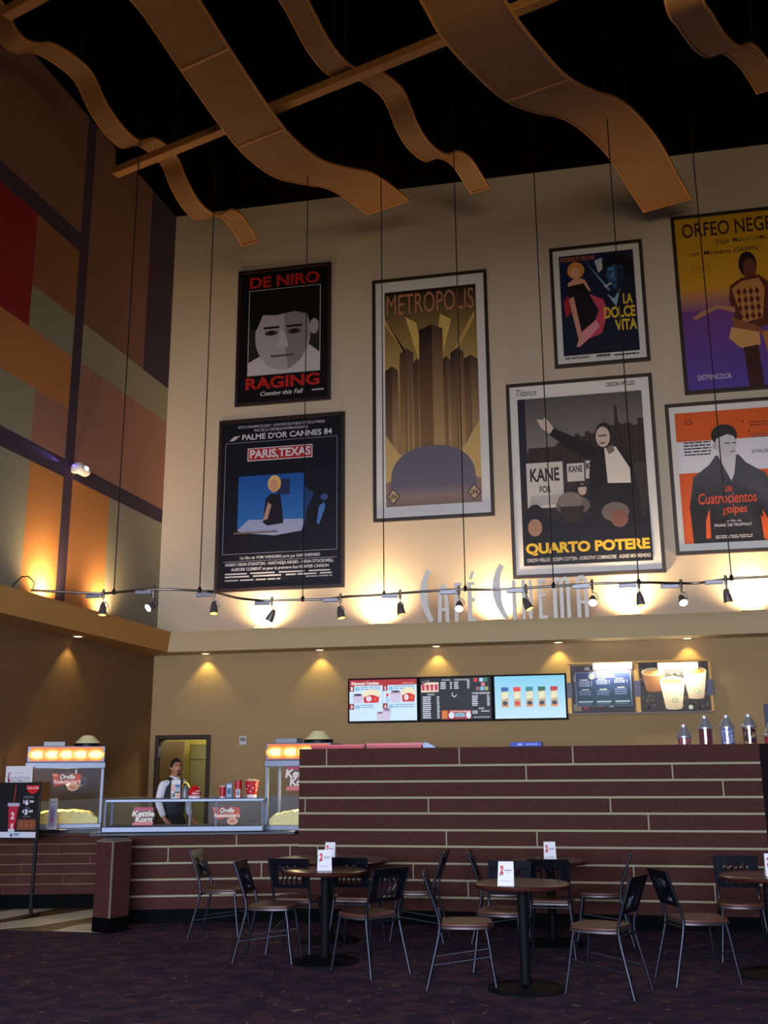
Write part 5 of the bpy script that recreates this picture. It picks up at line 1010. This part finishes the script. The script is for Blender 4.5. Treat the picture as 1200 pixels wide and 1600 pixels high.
b = MB(); b.plate([(q0, 0), (q1, 0), (q1-0.03, 0.02), (q0+0.05, 0.055), (q0, 0.058)], 0, 0.3); o = b.build('serving_scoop', stain); o.location = (0, YB+0.05, HB); tag(o, 'shiny steel scoop with sloping end lying beside the longer red tray', 'scoop')
q0, q1 = onY(797, 1168, YB+0.05).x, onY(847, 1168, YB+0.05).x; t = thing('snack_packet', 'flat blue packet lying on the tall bar below the right menu screen', 'packet', ((q0+q1)/2, YB+0.05, HB)); w = q1-q0
b = MB(); b.box((-w/2, 0, 0), (w/2, 0.24, 0.05)); b.build('carton', mat('blue_foil', (30, 50, 150), 0.3), t, bevel=0.008)
p = Print(w-0.02, 0.046); p.rect(0, 0, 1, 1, (36, 60, 176)); p.ell(0.3, 0.5, 0.09, 0.3, (150, 170, 220)); p.rect(0.5, 0.3, 0.9, 0.7, (110, 140, 214)); p.build('printed_front', M_INK, t, loc=(0, -0.001, 0.002))
# topping shakers
glassj = glass_mat('jar_glass', (0.97, 0.97, 1.0), 0.06); coll = mat('polished_steel_cap', (176, 178, 186), 0.3, 0.6)
def shaker(px, hb, colr, label, seed, two=None):
    y = YB+0.17; q = onY(px, 1166, y); t = thing('topping_shaker', label, 'shaker', (q.x, y, HB), 0, 'topping shakers in a row on the bar')
    r = 0.072; hc = 0.125
    b = MB(); b.lathe([(r-0.006, 0), (r, 0.006), (r, hb), (r-0.006, hb), (r-0.006, 0.006), (0.001, 0.006)], 28, caps=False); b.build('jar', glassj, t)
    b = MB(); b.lathe([(0.001, 0.007), (r-0.008, 0.007), (r-0.008, hb-0.012), (0.001, hb-0.012)], 28); o = b.build('topping', colr, t); o['kind'] = 'stuff'
    M4 = Matrix.Translation((0, 0, hb)); b = MB(); b.lathe([(r+0.006, -0.01), (r+0.007, 0.006), (r-0.002, 0.012), (0.03, hc-0.028), (0.001, hc-0.028)], 28, M4); b.build('cone_cap', coll, t, smooth=0.5)
    b = MB(); b.lathe([(0.026, hc-0.03), (0.026, hc-0.004), (0.018, hc), (0.001, hc)], 20, M4); b.build('spout', mat('white_spout', (206, 214, 226), 0.3, 0.4), t)
def speck(name, cols, sc):
    mt = bpy.data.materials.new(name); mt.use_nodes = True; nt = mt.node_tree; b = nt.nodes['Principled BSDF']; b.inputs['Roughness'].default_value = 0.6
    tc = nt.nodes.new('ShaderNodeTexCoord'); vo = nt.nodes.new('ShaderNodeTexVoronoi'); vo.inputs['Scale'].default_value = sc; rp_ = nt.nodes.new('ShaderNodeValToRGB'); rp_.color_ramp.interpolation = 'CONSTANT'
    while len(rp_.color_ramp.elements) < len(cols): rp_.color_ramp.elements.new(0.5)
    for i, c in enumerate(cols): rp_.color_ramp.elements[i].position = i/len(cols); rp_.color_ramp.elements[i].color = lin(c)
    sp = nt.nodes.new('ShaderNodeSeparateColor'); nt.links.new(tc.outputs['Object'], vo.inputs['Vector']); nt.links.new(vo.outputs['Color'], sp.inputs[0]); nt.links.new(sp.outputs[0], rp_.inputs[0]); nt.links.new(rp_.outputs[0], b.inputs['Base Color']); return mt
shaker(1070, 0.085, speck('pink_sugar', [(170, 90, 96), (186, 110, 116)], 60), 'short topping shaker with pink sugar, leftmost of the row', 1)
shaker(1104, 0.17, speck('dark_red_candy', [(110, 40, 38), (90, 34, 40), (126, 52, 44)], 40), 'topping shaker filled with dark red candy', 2)
shaker(1138, 0.175, speck('blue_white_candy', [(90, 130, 190), (190, 206, 230), (60, 90, 150), (150, 150, 200), (210, 190, 210)], 70), 'topping shaker filled with blue and white sprinkles', 3)
shaker(1173, 0.18, speck('mixed_candy', [(60, 34, 40), (170, 110, 60), (30, 26, 34), (120, 50, 50), (190, 170, 110)], 55), 'topping shaker filled with dark and golden mixed candy', 4)
shaker(1206, 0.085, MATS['red_tray'], 'topping shaker cut by the right edge of the picture', 5)
# ================================================================== CAFE FURNITURE
tube_c = mat('pewter_chair_tube', (54, 56, 68), 0.35, 0.8); back_c = mat('dark_pewter_backrest', (30, 32, 42), 0.35, 0.7); seat_c = mat('chestnut_seat_wood', (92, 54, 42), 0.4, noise=(9, 0.12)); rim_c = mat('pewter_seat_rim', (110, 100, 104), 0.3, 0.8)
top_c = mat('chestnut_table_laminate', (96, 58, 46), 0.25, noise=(6, 0.10)); edge_c = mat('dark_cherry_table_edge', (64, 28, 22), 0.25); ped_c = mat('black_pedestal', (14, 15, 19), 0.6, 0.0, spec=0.08)
def make_chair():
    t = thing('cafe_chair', '', 'chair', (0, 0, 0), 0, 'cafe chairs around the round tables')
    # seat, front at -y
    outline = [(-0.15, 0.17), (-0.19, 0.10), (-0.20, -0.08), (-0.17, -0.17), (-0.09, -0.21), (0.09, -0.21), (0.17, -0.17), (0.20, -0.08), (0.19, 0.10), (0.15, 0.17)]
    b = MB(); b.prism(outline, 0.436, 0.458); b.build('seat', seat_c, t, bevel=0.006)
    b = MB(); b.prism([(x*1.03, y*1.03) for x, y in outline], 0.415, 0.437); plabel(b.build('seat_rim', rim_c, t, bevel=0.004), 'bright metal seat rim')
    for s in (-1, 1):
        b = MB(); b.tube([(s*0.16, -0.155, 0.425), (s*0.165, -0.17, 0.36), (s*0.185, -0.20, 0.15), (s*0.20, -0.225, 0.0)], 0.0125, 8); b.build('leg', tube_c, t, smooth=1)
        b = MB(); b.tube(catmull([(s*0.20, 0.285, 0.0), (s*0.187, 0.245, 0.16), (s*0.172, 0.195, 0.36), (s*0.168, 0.185, 0.45), (s*0.168, 0.205, 0.54), (s*0.175, 0.262, 0.70), (s*0.180, 0.30, 0.80)], 3), 0.0125, 8); b.build('leg', tube_c, t, smooth=1)
    b = MB(); b.tube([(-0.17, 0.195, 0.40), (0.17, 0.195, 0.40)], 0.009); b.tube([(-0.18, -0.19, 0.23), (-0.187, 0.243, 0.17)], 0.006); b.tube([(0.18, -0.19, 0.23), (0.187, 0.243, 0.17)], 0.006); b.build('stretcher', tube_c, t, smooth=1)
    # openwork back panel between the posts
    def Y(z): return 0.205+(z-0.54)*0.365
    b = MB()
    def bar_(x0, x1, z0, z1, th=0.008):
        b.add([(x0, Y(z0)-th, z0), (x1, Y(z0)-th, z0), (x1, Y(z1)-th, z1), (x0, Y(z1)-th, z1), (x0, Y(z0)+th, z0), (x1, Y(z0)+th, z0), (x1, Y(z1)+th, z1), (x0, Y(z1)+th, z1)], [(0,1,2,3), (7,6,5,4), (0,4,5,1), (1,5,6,2), (2,6,7,3), (3,7,4,0)])
    bar_(-0.178, 0.178, 0.745, 0.808); bar_(-0.168, 0.168, 0.548, 0.580); bar_(-0.176, -0.105, 0.575, 0.75); bar_(0.105, 0.176, 0.575, 0.75)
    for k in range(4):
        x = -0.072+0.048*k; pts = []
        for i in range(9):
            z = 0.575+i*0.0215; pts.append((x+0.014*math.sin(i*0.85+k*0.4), Y(z), z))
        b.tube(pts, 0.008, 6)
    for k in range(3):
        x = -0.07+0.07*k
        for s in (-1, 1): b.tube([(x-0.028*s, Y(0.70), 0.70), (x+0.028*s, Y(0.75), 0.75)], 0.006, 5)
    b.build('backrest', back_c, t, smooth=0.6)
    return t
chair0 = make_chair(); used = []
def chair(x, y, face, label):
    """face = direction the sitter would look, degrees from +x"""
    o = chair0 if not used else copy_tree(chair0); used.append(o)
    o.location = (x, y, 0); o.rotation_euler = (0, 0, math.radians(face)+math.pi/2); o['label'] = label
    return o
def table(x, y, r, label, z=0.74):
    t = thing('cafe_table', label, 'table', (x, y, 0), 0, 'round pedestal tables in the cafe')
    b = MB(); b.lathe([(0.001, z-0.004), (r-0.035, z-0.004), (r-0.03, z), (0.001, z)], 48); b.build('tabletop', top_c, t)
    b = MB(); b.lathe([(0.001, z-0.035), (r-0.012, z-0.034), (r, z-0.02), (r, z-0.008), (r-0.012, z), (r-0.031, z)], 48, caps=False); b.build('table_edge', edge_c, t, smooth=0.9)
    b = MB(); b.lathe([(0.12, z-0.05), (0.12, z-0.036), (0.04, z-0.06), (0.038, 0.06), (0.055, 0.035)], 24); b.build('pedestal', ped_c, t, smooth=0.6)
    rb = min(0.28, r*0.8); b = MB(); b.lathe([(rb, 0.0), (rb+0.002, 0.012), (rb-0.02, 0.022), (0.08, 0.04), (0.001, 0.042)], 40); b.build('base_plate', ped_c, t, smooth=0.6)
    return t
table(-2.45, 9.04, 0.355, 'round cafe table with tent card, front left of the cafe')
table(-2.70, 10.12, 0.575, 'widest round cafe table close to the bar behind the front left one')
table(-0.70, 8.20, 0.355, 'round cafe table nearest the viewer, in the middle of the cafe')
table(-0.61, 10.30, 0.36, 'round cafe table against the bar behind the nearest table')
table(1.16, 9.05, 0.37, 'round cafe table cut by the right edge of the picture')
chair(-2.93, 9.06, 4, 'cafe chair left of the front left table, its back to the left')
chair(-1.99, 8.66, 142, 'cafe chair with openwork back toward us, right of the front left table')
chair(-3.80, 10.20, 2, 'cafe chair farthest left, by the angled low counter')
chair(-2.86, 9.58, 90, 'dark backed cafe chair facing the bar, behind the tent card of front left table')
chair(-2.33, 9.72, 86, 'cafe chair with lattice back lit blue, beside the widest table')
chair(-1.90, 10.36, 180, 'cafe chair turned left at the right side of the widest table')
chair(-1.15, 8.26, 8, 'cafe chair left of the nearest table with its back to the left')
chair(-0.13, 8.22, 160, 'cafe chair right of the nearest table, angled inward')
chair(-1.08, 10.38, 4, 'cafe chair left of the table that stands against the bar')
chair(-0.58, 9.76, 90, 'black backed cafe chair facing the bar behind the nearest table')
chair(-0.16, 10.42, 178, 'cafe chair right of the table that stands against the bar')
chair(-0.93, 8.98, 262, 'cafe chair mostly hidden behind the nearest table and its tent card')
chair(0.58, 8.75, 20, 'cafe chair with slanted openwork back, left of the table at right edge')
chair(1.02, 9.78, 268, 'cafe chair with blue lit back behind the table at the right edge')
# tent cards
def tent(x, y, rz, w, h, label):
    t = thing('tent_card', label, 'card', (x, y, 0.7402), rz, 'white tent cards on the cafe tables')
    dd = 0.055; a = math.atan2(dd, h); Lf = math.hypot(dd, h)
    b = MB(); b.add([(-w/2, -dd, 0), (w/2, -dd, 0), (w/2*0.92, 0, h), (-w/2*0.92, 0, h), (-w/2, dd, 0), (w/2, dd, 0)], [(0,1,2,3), (5,4,3,2), (0,4,5,1), (1,5,2), (4,0,3)]); b.build('card', mat('white_card', (232, 230, 232), 0.5), t, smooth=0)
    p = Print(w*0.88, Lf*0.94, 0.0003); r_ = (206, 62, 62)
    p.text('2', 0.08, 0.14, 0.34, 0.52, r_, 0.06, 0.1); p.poly([(0.10, 0.50), (0.30, 0.40), (0.33, 0.60), (0.22, 0.50), (0.12, 0.62)], (200, 70, 60)); p.poly([(0.10, 0.54), (0.16, 0.50), (0.13, 0.64)], (60, 50, 60)); p.scribble(0.40, 0.32, 0.92, 0.40, 1, (150, 150, 170), 0.8, 2); p.scribble(0.45, 0.44, 0.85, 0.47, 1, (190, 190, 204), 0.8, 3); p.scribble(0.15, 0.80, 0.85, 0.86, 1, (190, 196, 210), 0.7, 4)
    o = p.build('printed_face', M_INK, t, loc=(0, -dd*0.985-0.001, 0.004)); o.rotation_euler = (-a, 0, 0)
def tent_at(px, z, Y): q = onY(px, 1360, Y); return q.x
tent(tent_at(508, 0, 9.0), 8.98, 0.28, 0.125, 0.165, 'white tent card on the front left cafe table')
tent(tent_at(517, 0, 10.1), 10.08, 0.05, 0.105, 0.155, 'white tent card on the widest table near the bar')
tent(tent_at(791, 0, 8.0), 7.99, -0.02, 0.12, 0.165, 'white tent card on the cafe table nearest the viewer')
tent(tent_at(860, 0, 10.2), 10.22, 0.12, 0.115, 0.165, 'white tent card on the table against the bar')
tent(tent_at(1207, 0, 9.0), 8.98, 0.0, 0.12, 0.165, 'white tent card on the table at the right edge')

# ================================================================== ATTENDANT
PX, PY, PR = -5.56, 13.0, math.radians(62)
person = thing('person', 'attendant in white shirt, dark vest and tie standing behind the display case', 'person', (PX, PY, 0), PR)
skin_m = mat('tan_skin', (166, 112, 88), 0.55); hair_m = mat('black_hair', (16, 13, 14), 0.6); shirt_m = mat('white_shirt_cotton', (206, 208, 226), 0.75, bump=(25, 0.15)); vest_m = mat('charcoal_vest', (34, 34, 42), 0.8); trou_m = mat('black_trousers', (18, 18, 22), 0.8); tie_m = mat('dark_maroon_tie', (48, 18, 20), 0.6); shoe_m = mat('black_shoe_leather', (12, 12, 13), 0.3)
def skin(name, chains, root, mt, parent, levels=1, voxel=None, extra=None):
    """chains: lists of (key, (x,y,z), (rx,ry)); shared keys join limbs"""
    keys = {}; vs = []; rs = []; es = []
    for ch in chains:
        prev = None
        for k, p, r in ch:
            if k not in keys: keys[k] = len(vs); vs.append(p); rs.append(r)
            if prev is not None: es.append((prev, keys[k]))
            prev = keys[k]
    me = bpy.data.meshes.new(name); me.from_pydata(vs, es, []); o = bpy.data.objects.new(name, me); COL.objects.link(o)
    md = o.modifiers.new('skin', 'SKIN'); md.use_smooth_shade = True
    for i, v in enumerate(me.skin_vertices[0].data): v.radius = rs[i]; v.use_root = (i == keys[root])
    sb = o.modifiers.new('subd', 'SUBSURF'); sb.levels = levels; sb.render_levels = levels
    dg = bpy.context.evaluated_depsgraph_get(); m2 = bpy.data.meshes.new_from_object(o.evaluated_get(dg)); bpy.data.objects.remove(o); bpy.data.meshes.remove(me)
    if extra:
        bm = bmesh.new(); bm.from_mesh(m2)
        for em in extra: bm.from_mesh(em)
        bm.to_mesh(m2); bm.free()
    o = bpy.data.objects.new(name, m2); COL.objects.link(o)
    if voxel:
        rm = o.modifiers.new('remesh', 'REMESH'); rm.mode = 'VOXEL'; rm.voxel_size = voxel; rm.use_smooth_shade = True
        sm = o.modifiers.new('smooth', 'SMOOTH'); sm.factor = 0.5; sm.iterations = 3
        dg = bpy.context.evaluated_depsgraph_get(); m3 = bpy.data.meshes.new_from_object(o.evaluated_get(dg)); bpy.data.objects.remove(o)
        o = bpy.data.objects.new(name, m3); COL.objects.link(o)
    o.data.name = name; o.data.materials.clear(); o.data.materials.append(mt)
    o.data.polygons.foreach_set('use_smooth', [True]*len(o.data.polygons))
    o.parent = parent
    return o
SHR, ELR, WRR = (-0.180, 0.01, 1.42), (-0.215, 0.045, 1.185), (-0.205, -0.075, 0.985)
SHL, ELL, WRL = (0.180, 0.01, 1.42), (0.22, 0.03, 1.18), (0.17, -0.14, 1.0)
def hand(pre, w, s, dirv):
    """chains for palm, four unequal fingers and a thumb, lightly curled and resting"""
    w = Vector(w); f = Vector(dirv).normalized(); side = Vector((s, 0, 0)); side = (side-f*side.dot(f)).normalized(); dn = f.cross(side)*(1 if f.cross(side).z < 0 else -1)
    pm = w+f*0.075; out = [[(pre+'w', tuple(w), (0.026, 0.020)), (pre+'p', tuple(w+f*0.045), (0.034, 0.017)), (pre+'k', tuple(pm), (0.036, 0.015))]]
    for i, L in enumerate((0.058, 0.072, 0.078, 0.070)):
        o = side*(0.028-0.0185*i); k0 = pm+o+f*0.012; a = k0+f*L*0.45+dn*0.004; b_ = a+f*L*0.32+dn*0.012; c = b_+f*L*0.20+dn*0.016
        out.append([(pre+'k', None, None), (pre+'f%d0' % i, tuple(k0), (0.0095, 0.009)), (pre+'f%d1' % i, tuple(a), (0.009, 0.0085)), (pre+'f%d2' % i, tuple(b_), (0.008, 0.008)), (pre+'f%d3' % i, tuple(c), (0.007, 0.007))])
    th = w+f*0.03-side*0.03; out.append([(pre+'p', None, None), (pre+'t0', tuple(th), (0.013, 0.012)), (pre+'t1', tuple(th-side*0.022+f*0.03+dn*0.006), (0.011, 0.0105)), (pre+'t2', tuple(th-side*0.026+f*0.058+dn*0.012), (0.009, 0.009))])
    return out
def head_mesh():
    """skull with brow, nose, lips, chin and ears, centred on the head"""
    bm = bmesh.new(); bmesh.ops.create_uvsphere(bm, u_segments=48, v_segments=36, radius=1)
    for v in bm.verts:
        x, y, z = v.co; X, Yv, Z = x*0.076, y*0.098, z*0.120
        if z < 0: X *= 1-0.30*(-z)**1.5; Yv = Yv*(1-0.18*(-z)**2) - 0.010*(-z)
        if y < -0.2:
            f = -y
            Yv += 0.010*math.exp(-((x/0.55)**2))*0
            nose = math.exp(-(x/0.16)**2)*max(0, min(1, (0.18-z)/0.42))*(1 if z > -0.28 else math.exp(-((z+0.28)/0.07)**2)); Yv -= 0.026*nose*f
            eye = math.exp(-((abs(x)-0.40)/0.17)**2-((z-0.10)/0.12)**2); Yv += 0.012*eye
            brow = math.exp(-((z-0.27)/0.09)**2)*math.exp(-(x/0.75)**2); Yv -= 0.006*brow
            lip = math.exp(-(x/0.28)**2)*(math.exp(-((z+0.47)/0.05)**2)+math.exp(-((z+0.58)/0.05)**2)); Yv -= 0.008*lip
            chin = math.exp(-(x/0.35)**2-((z+0.84)/0.14)**2); Yv -= 0.014*chin
        v.co = (X, Yv, Z)
    for s in (-1, 1):
        r = bmesh.ops.create_uvsphere(bm, u_segments=12, v_segments=10, radius=1)
        for v in r['verts']: v.co = (s*0.077+v.co.x*0.010, 0.010+v.co.y*0.018, -0.005+v.co.z*0.032)
    me = bpy.data.meshes.new('head'); bm.to_mesh(me); bm.free(); return me
HC = Vector((0.0, -0.012, 1.630)); HT = Matrix.Translation(HC) @ Matrix.Rotation(math.radians(-16), 4, 'Z') @ Matrix.Scale(0.93, 4)
hm = head_mesh(); hm.transform(HT)
hR = hand('r', WRR, -1, (0.05, -0.75, -0.55)); hL = hand('l', WRL, 1, (-0.05, -0.80, -0.50))
pos = {}
chains = [[('pel', (0, 0.0, 0.96), (0.118, 0.080)), ('waist', (0, 0, 1.10), (0.110, 0.076)), ('chest', (0, 0.01, 1.29), (0.132, 0.084)), ('up', (0, 0.02, 1.42), (0.085, 0.06)), ('nk', (0, 0.015, 1.50), (0.054, 0.056)), ('hd', (0, 0.0, 1.58), (0.052, 0.055))],
    [('up', 0, 0), ('shr', SHR, (0.052, 0.055)), ('elr', ELR, (0.040, 0.042)), ('rw', WRR, (0.026, 0.022))], [('up', 0, 0), ('shl', SHL, (0.052, 0.055)), ('ell', ELL, (0.040, 0.042)), ('lw', WRL, (0.026, 0.022))],
    [('pel', 0, 0), ('hpr', (-0.095, 0, 0.90), (0.070, 0.072)), ('knr', (-0.10, -0.015, 0.50), (0.055, 0.06)), ('anr', (-0.105, 0.02, 0.09), (0.036, 0.04)), ('tor', (-0.115, -0.13, 0.035), (0.036, 0.024))],
    [('pel', 0, 0), ('hpl', (0.095, 0, 0.90), (0.070, 0.072)), ('knl', (0.10, -0.015, 0.50), (0.055, 0.06)), ('anl', (0.105, 0.02, 0.09), (0.036, 0.04)), ('tol', (0.115, -0.13, 0.035), (0.036, 0.024))]] + hR + hL
skin('body', chains, 'pel', skin_m, person, 1, 0.0065, [hm])
# clothing
sl = 0.014
skin('shirt', [[('pel', (0, 0.0, 0.98), (0.158, 0.112)), ('waist', (0, 0, 1.10), (0.142, 0.104)), ('chest', (0, 0.01, 1.29), (0.158, 0.106)), ('up', (0, 0.02, 1.41), (0.108, 0.080)), ('nk', (0, 0.018, 1.475), (0.072, 0.070))],
    [('up', 0, 0), ('shr', SHR, (0.060, 0.062)), ('mr', tuple((Vector(SHR)+Vector(ELR))/2), (0.056, 0.058)), ('elr', ELR, (0.050, 0.052)), ('rw', tuple(Vector(WRR)+(Vector(ELR)-Vector(WRR))*0.10), (0.042, 0.040))],
    [('up', 0, 0), ('shl', SHL, (0.060, 0.062)), ('ml', tuple((Vector(SHL)+Vector(ELL))/2), (0.056, 0.058)), ('ell', ELL, (0.050, 0.052)), ('lw', tuple(Vector(WRL)+(Vector(ELL)-Vector(WRL))*0.10), (0.042, 0.040))]], 'pel', shirt_m, person, 2, 0.009)
skin('vest', [[('pel', (0, 0.0, 0.97), (0.166, 0.122)), ('waist', (0, 0, 1.10), (0.160, 0.122)), ('chest', (0, 0.01, 1.29), (0.180, 0.134)), ('up', (0, 0.03, 1.395), (0.158, 0.104))], [('up', 0, 0), ('sr', (-0.135, 0.025, 1.462), (0.058, 0.088))], [('up', 0, 0), ('sl', (0.135, 0.025, 1.462), (0.058, 0.088))]], 'pel', vest_m, person, 2, 0.009)
skin('trousers', [[('w', (0, 0.0, 1.07), (0.150, 0.108)), ('pel', (0, 0.0, 0.95), (0.162, 0.118)), ('hpr', (-0.095, 0, 0.87), (0.098, 0.105)), ('knr', (-0.10, -0.01, 0.50), (0.074, 0.08)), ('anr', (-0.105, 0.02, 0.07), (0.062, 0.068))], [('pel', 0, 0), ('hpl', (0.095, 0, 0.87), (0.098, 0.105)), ('knl', (0.10, -0.01, 0.50), (0.074, 0.08)), ('anl', (0.105, 0.02, 0.07), (0.062, 0.068))]], 'pel', trou_m, person, 2, 0.010)
for s in (-1, 1):
    skin('shoe', [[('a', (s*0.106, 0.055, 0.040), (0.042, 0.038)), ('b', (s*0.110, -0.05, 0.038), (0.046, 0.036)), ('c', (s*0.117, -0.165, 0.030), (0.040, 0.028))]], 'a', shoe_m, person, 2)
b = MB(); n = 20
for ring in (0,):
    vs = []
    for i in range(n):
        a = 2*math.pi*i/n; vs += [(0.074*math.cos(a), 0.012+0.070*math.sin(a), 1.468-0.028*max(0, -math.sin(a))), (0.064*math.cos(a), 0.012+0.064*math.sin(a), 1.522-0.022*max(0, -math.sin(a))), (0.082*math.cos(a), 0.012+0.080*math.sin(a), 1.478-0.050*max(0, -math.sin(a)))]
    b.add(vs, [(3*i+p, 3*((i+1) % n)+p, 3*((i+1) % n)+q, 3*i+q) for i in range(n) for p, q in ((0, 1), (1, 2))])
b.build('collar', shirt_m, person, smooth=0.9)
b = MB(); b.plate([(-0.022, 1.475), (0.022, 1.475), (0.015, 1.44), (0.036, 1.18), (0, 1.13), (-0.036, 1.18), (-0.015, 1.44)], -0.146, -0.118); o = b.build('tie', tie_m, person, bevel=0.003)
b = MB(); b.plate([(-0.06, 1.47), (0.06, 1.47), (0.0, 1.30)], -0.137, -0.112); b.build('shirt_front', shirt_m, person, smooth=0)
# hair: a close cap with sideburns; brows and eyes
b = MB(); bm_pts = []
n1, n2 = 28, 14; vs = []
for j in range(n2+1):
    ph = j/n2
    for i in range(n1):
        a = 2*math.pi*i/n1; back = math.sin(a)    # +y is the back of the head
        lo = 0.52-0.62*max(0, back)**0.8-0.30*(1-abs(back))**1.2 if back > -0.95 else 0.52
        tt = max(0, min(1, (back+0.78)/0.45)); tt = tt*tt*(3-2*tt); lo = 0.50-0.60*tt-0.40*max(0, back)
        z = 1-(1-lo)*ph; rr = math.sqrt(max(0.0, 1-min(1, abs(z))**2)); vs.append((0.083*rr*math.cos(a)*1.0, 0.105*rr*math.sin(a)+0.002, 0.129*z+0.002))
b.add(vs, [(j*n1+i, j*n1+(i+1) % n1, (j+1)*n1+(i+1) % n1, (j+1)*n1+i) for j in range(n2) for i in range(n1)])
b.v = [HT @ v for v in b.v]; o = b.build('hair', hair_m, person, smooth=3); so = o.modifiers.new('solid', 'SOLIDIFY'); so.thickness = 0.012; so.offset = -1
for s in (-1, 1):
    b = MB(); b.ball((s*0.031, -0.079, 0.012), (0.012, 0.008, 0.008), 8); b.v = [HT @ v for v in b.v]; b.build('eye', mat('dark_eye', (40, 28, 26), 0.2), person)
    b = MB(); b.tube([(s*0.012, -0.094, 0.029), (s*0.032, -0.093, 0.035), (s*0.052, -0.078, 0.029)], 0.005, 6); b.v = [HT @ v for v in b.v]; b.build('eyebrow', hair_m, person)
b = MB(); b.ball((0, -0.100, -0.062), (0.022, 0.010, 0.007), 8); b.v = [HT @ v for v in b.v]; b.build('lips', mat('rose_brown_lips', (120, 66, 62), 0.5), person)
b = MB(); b.ball((0, -0.098, -0.098), (0.026, 0.012, 0.018), 8); b.tube([(-0.03, -0.093, -0.055), (0, -0.105, -0.047), (0.03, -0.093, -0.055)], 0.005, 6); b.v = [HT @ v for v in b.v]; b.build('goatee', hair_m, person)
# staff worktable that his hands rest on
wt = thing('staff_worktable', 'steel worktable behind the display case under the attendant\'s hands', 'table', (PX, PY, 0), PR)
zt = 0.905
b = MB(); b.box((-0.42, -0.66, zt-0.04), (0.50, -0.165, zt)); b.build('tabletop', stain, wt, bevel=0.004)
for x in (-0.39, 0.45):
    for y in (-0.63, -0.20): b = MB(); b.box((x, y, 0.0), (x+0.035, y+0.035, zt-0.04)); b.build('leg', stain, wt, smooth=0)
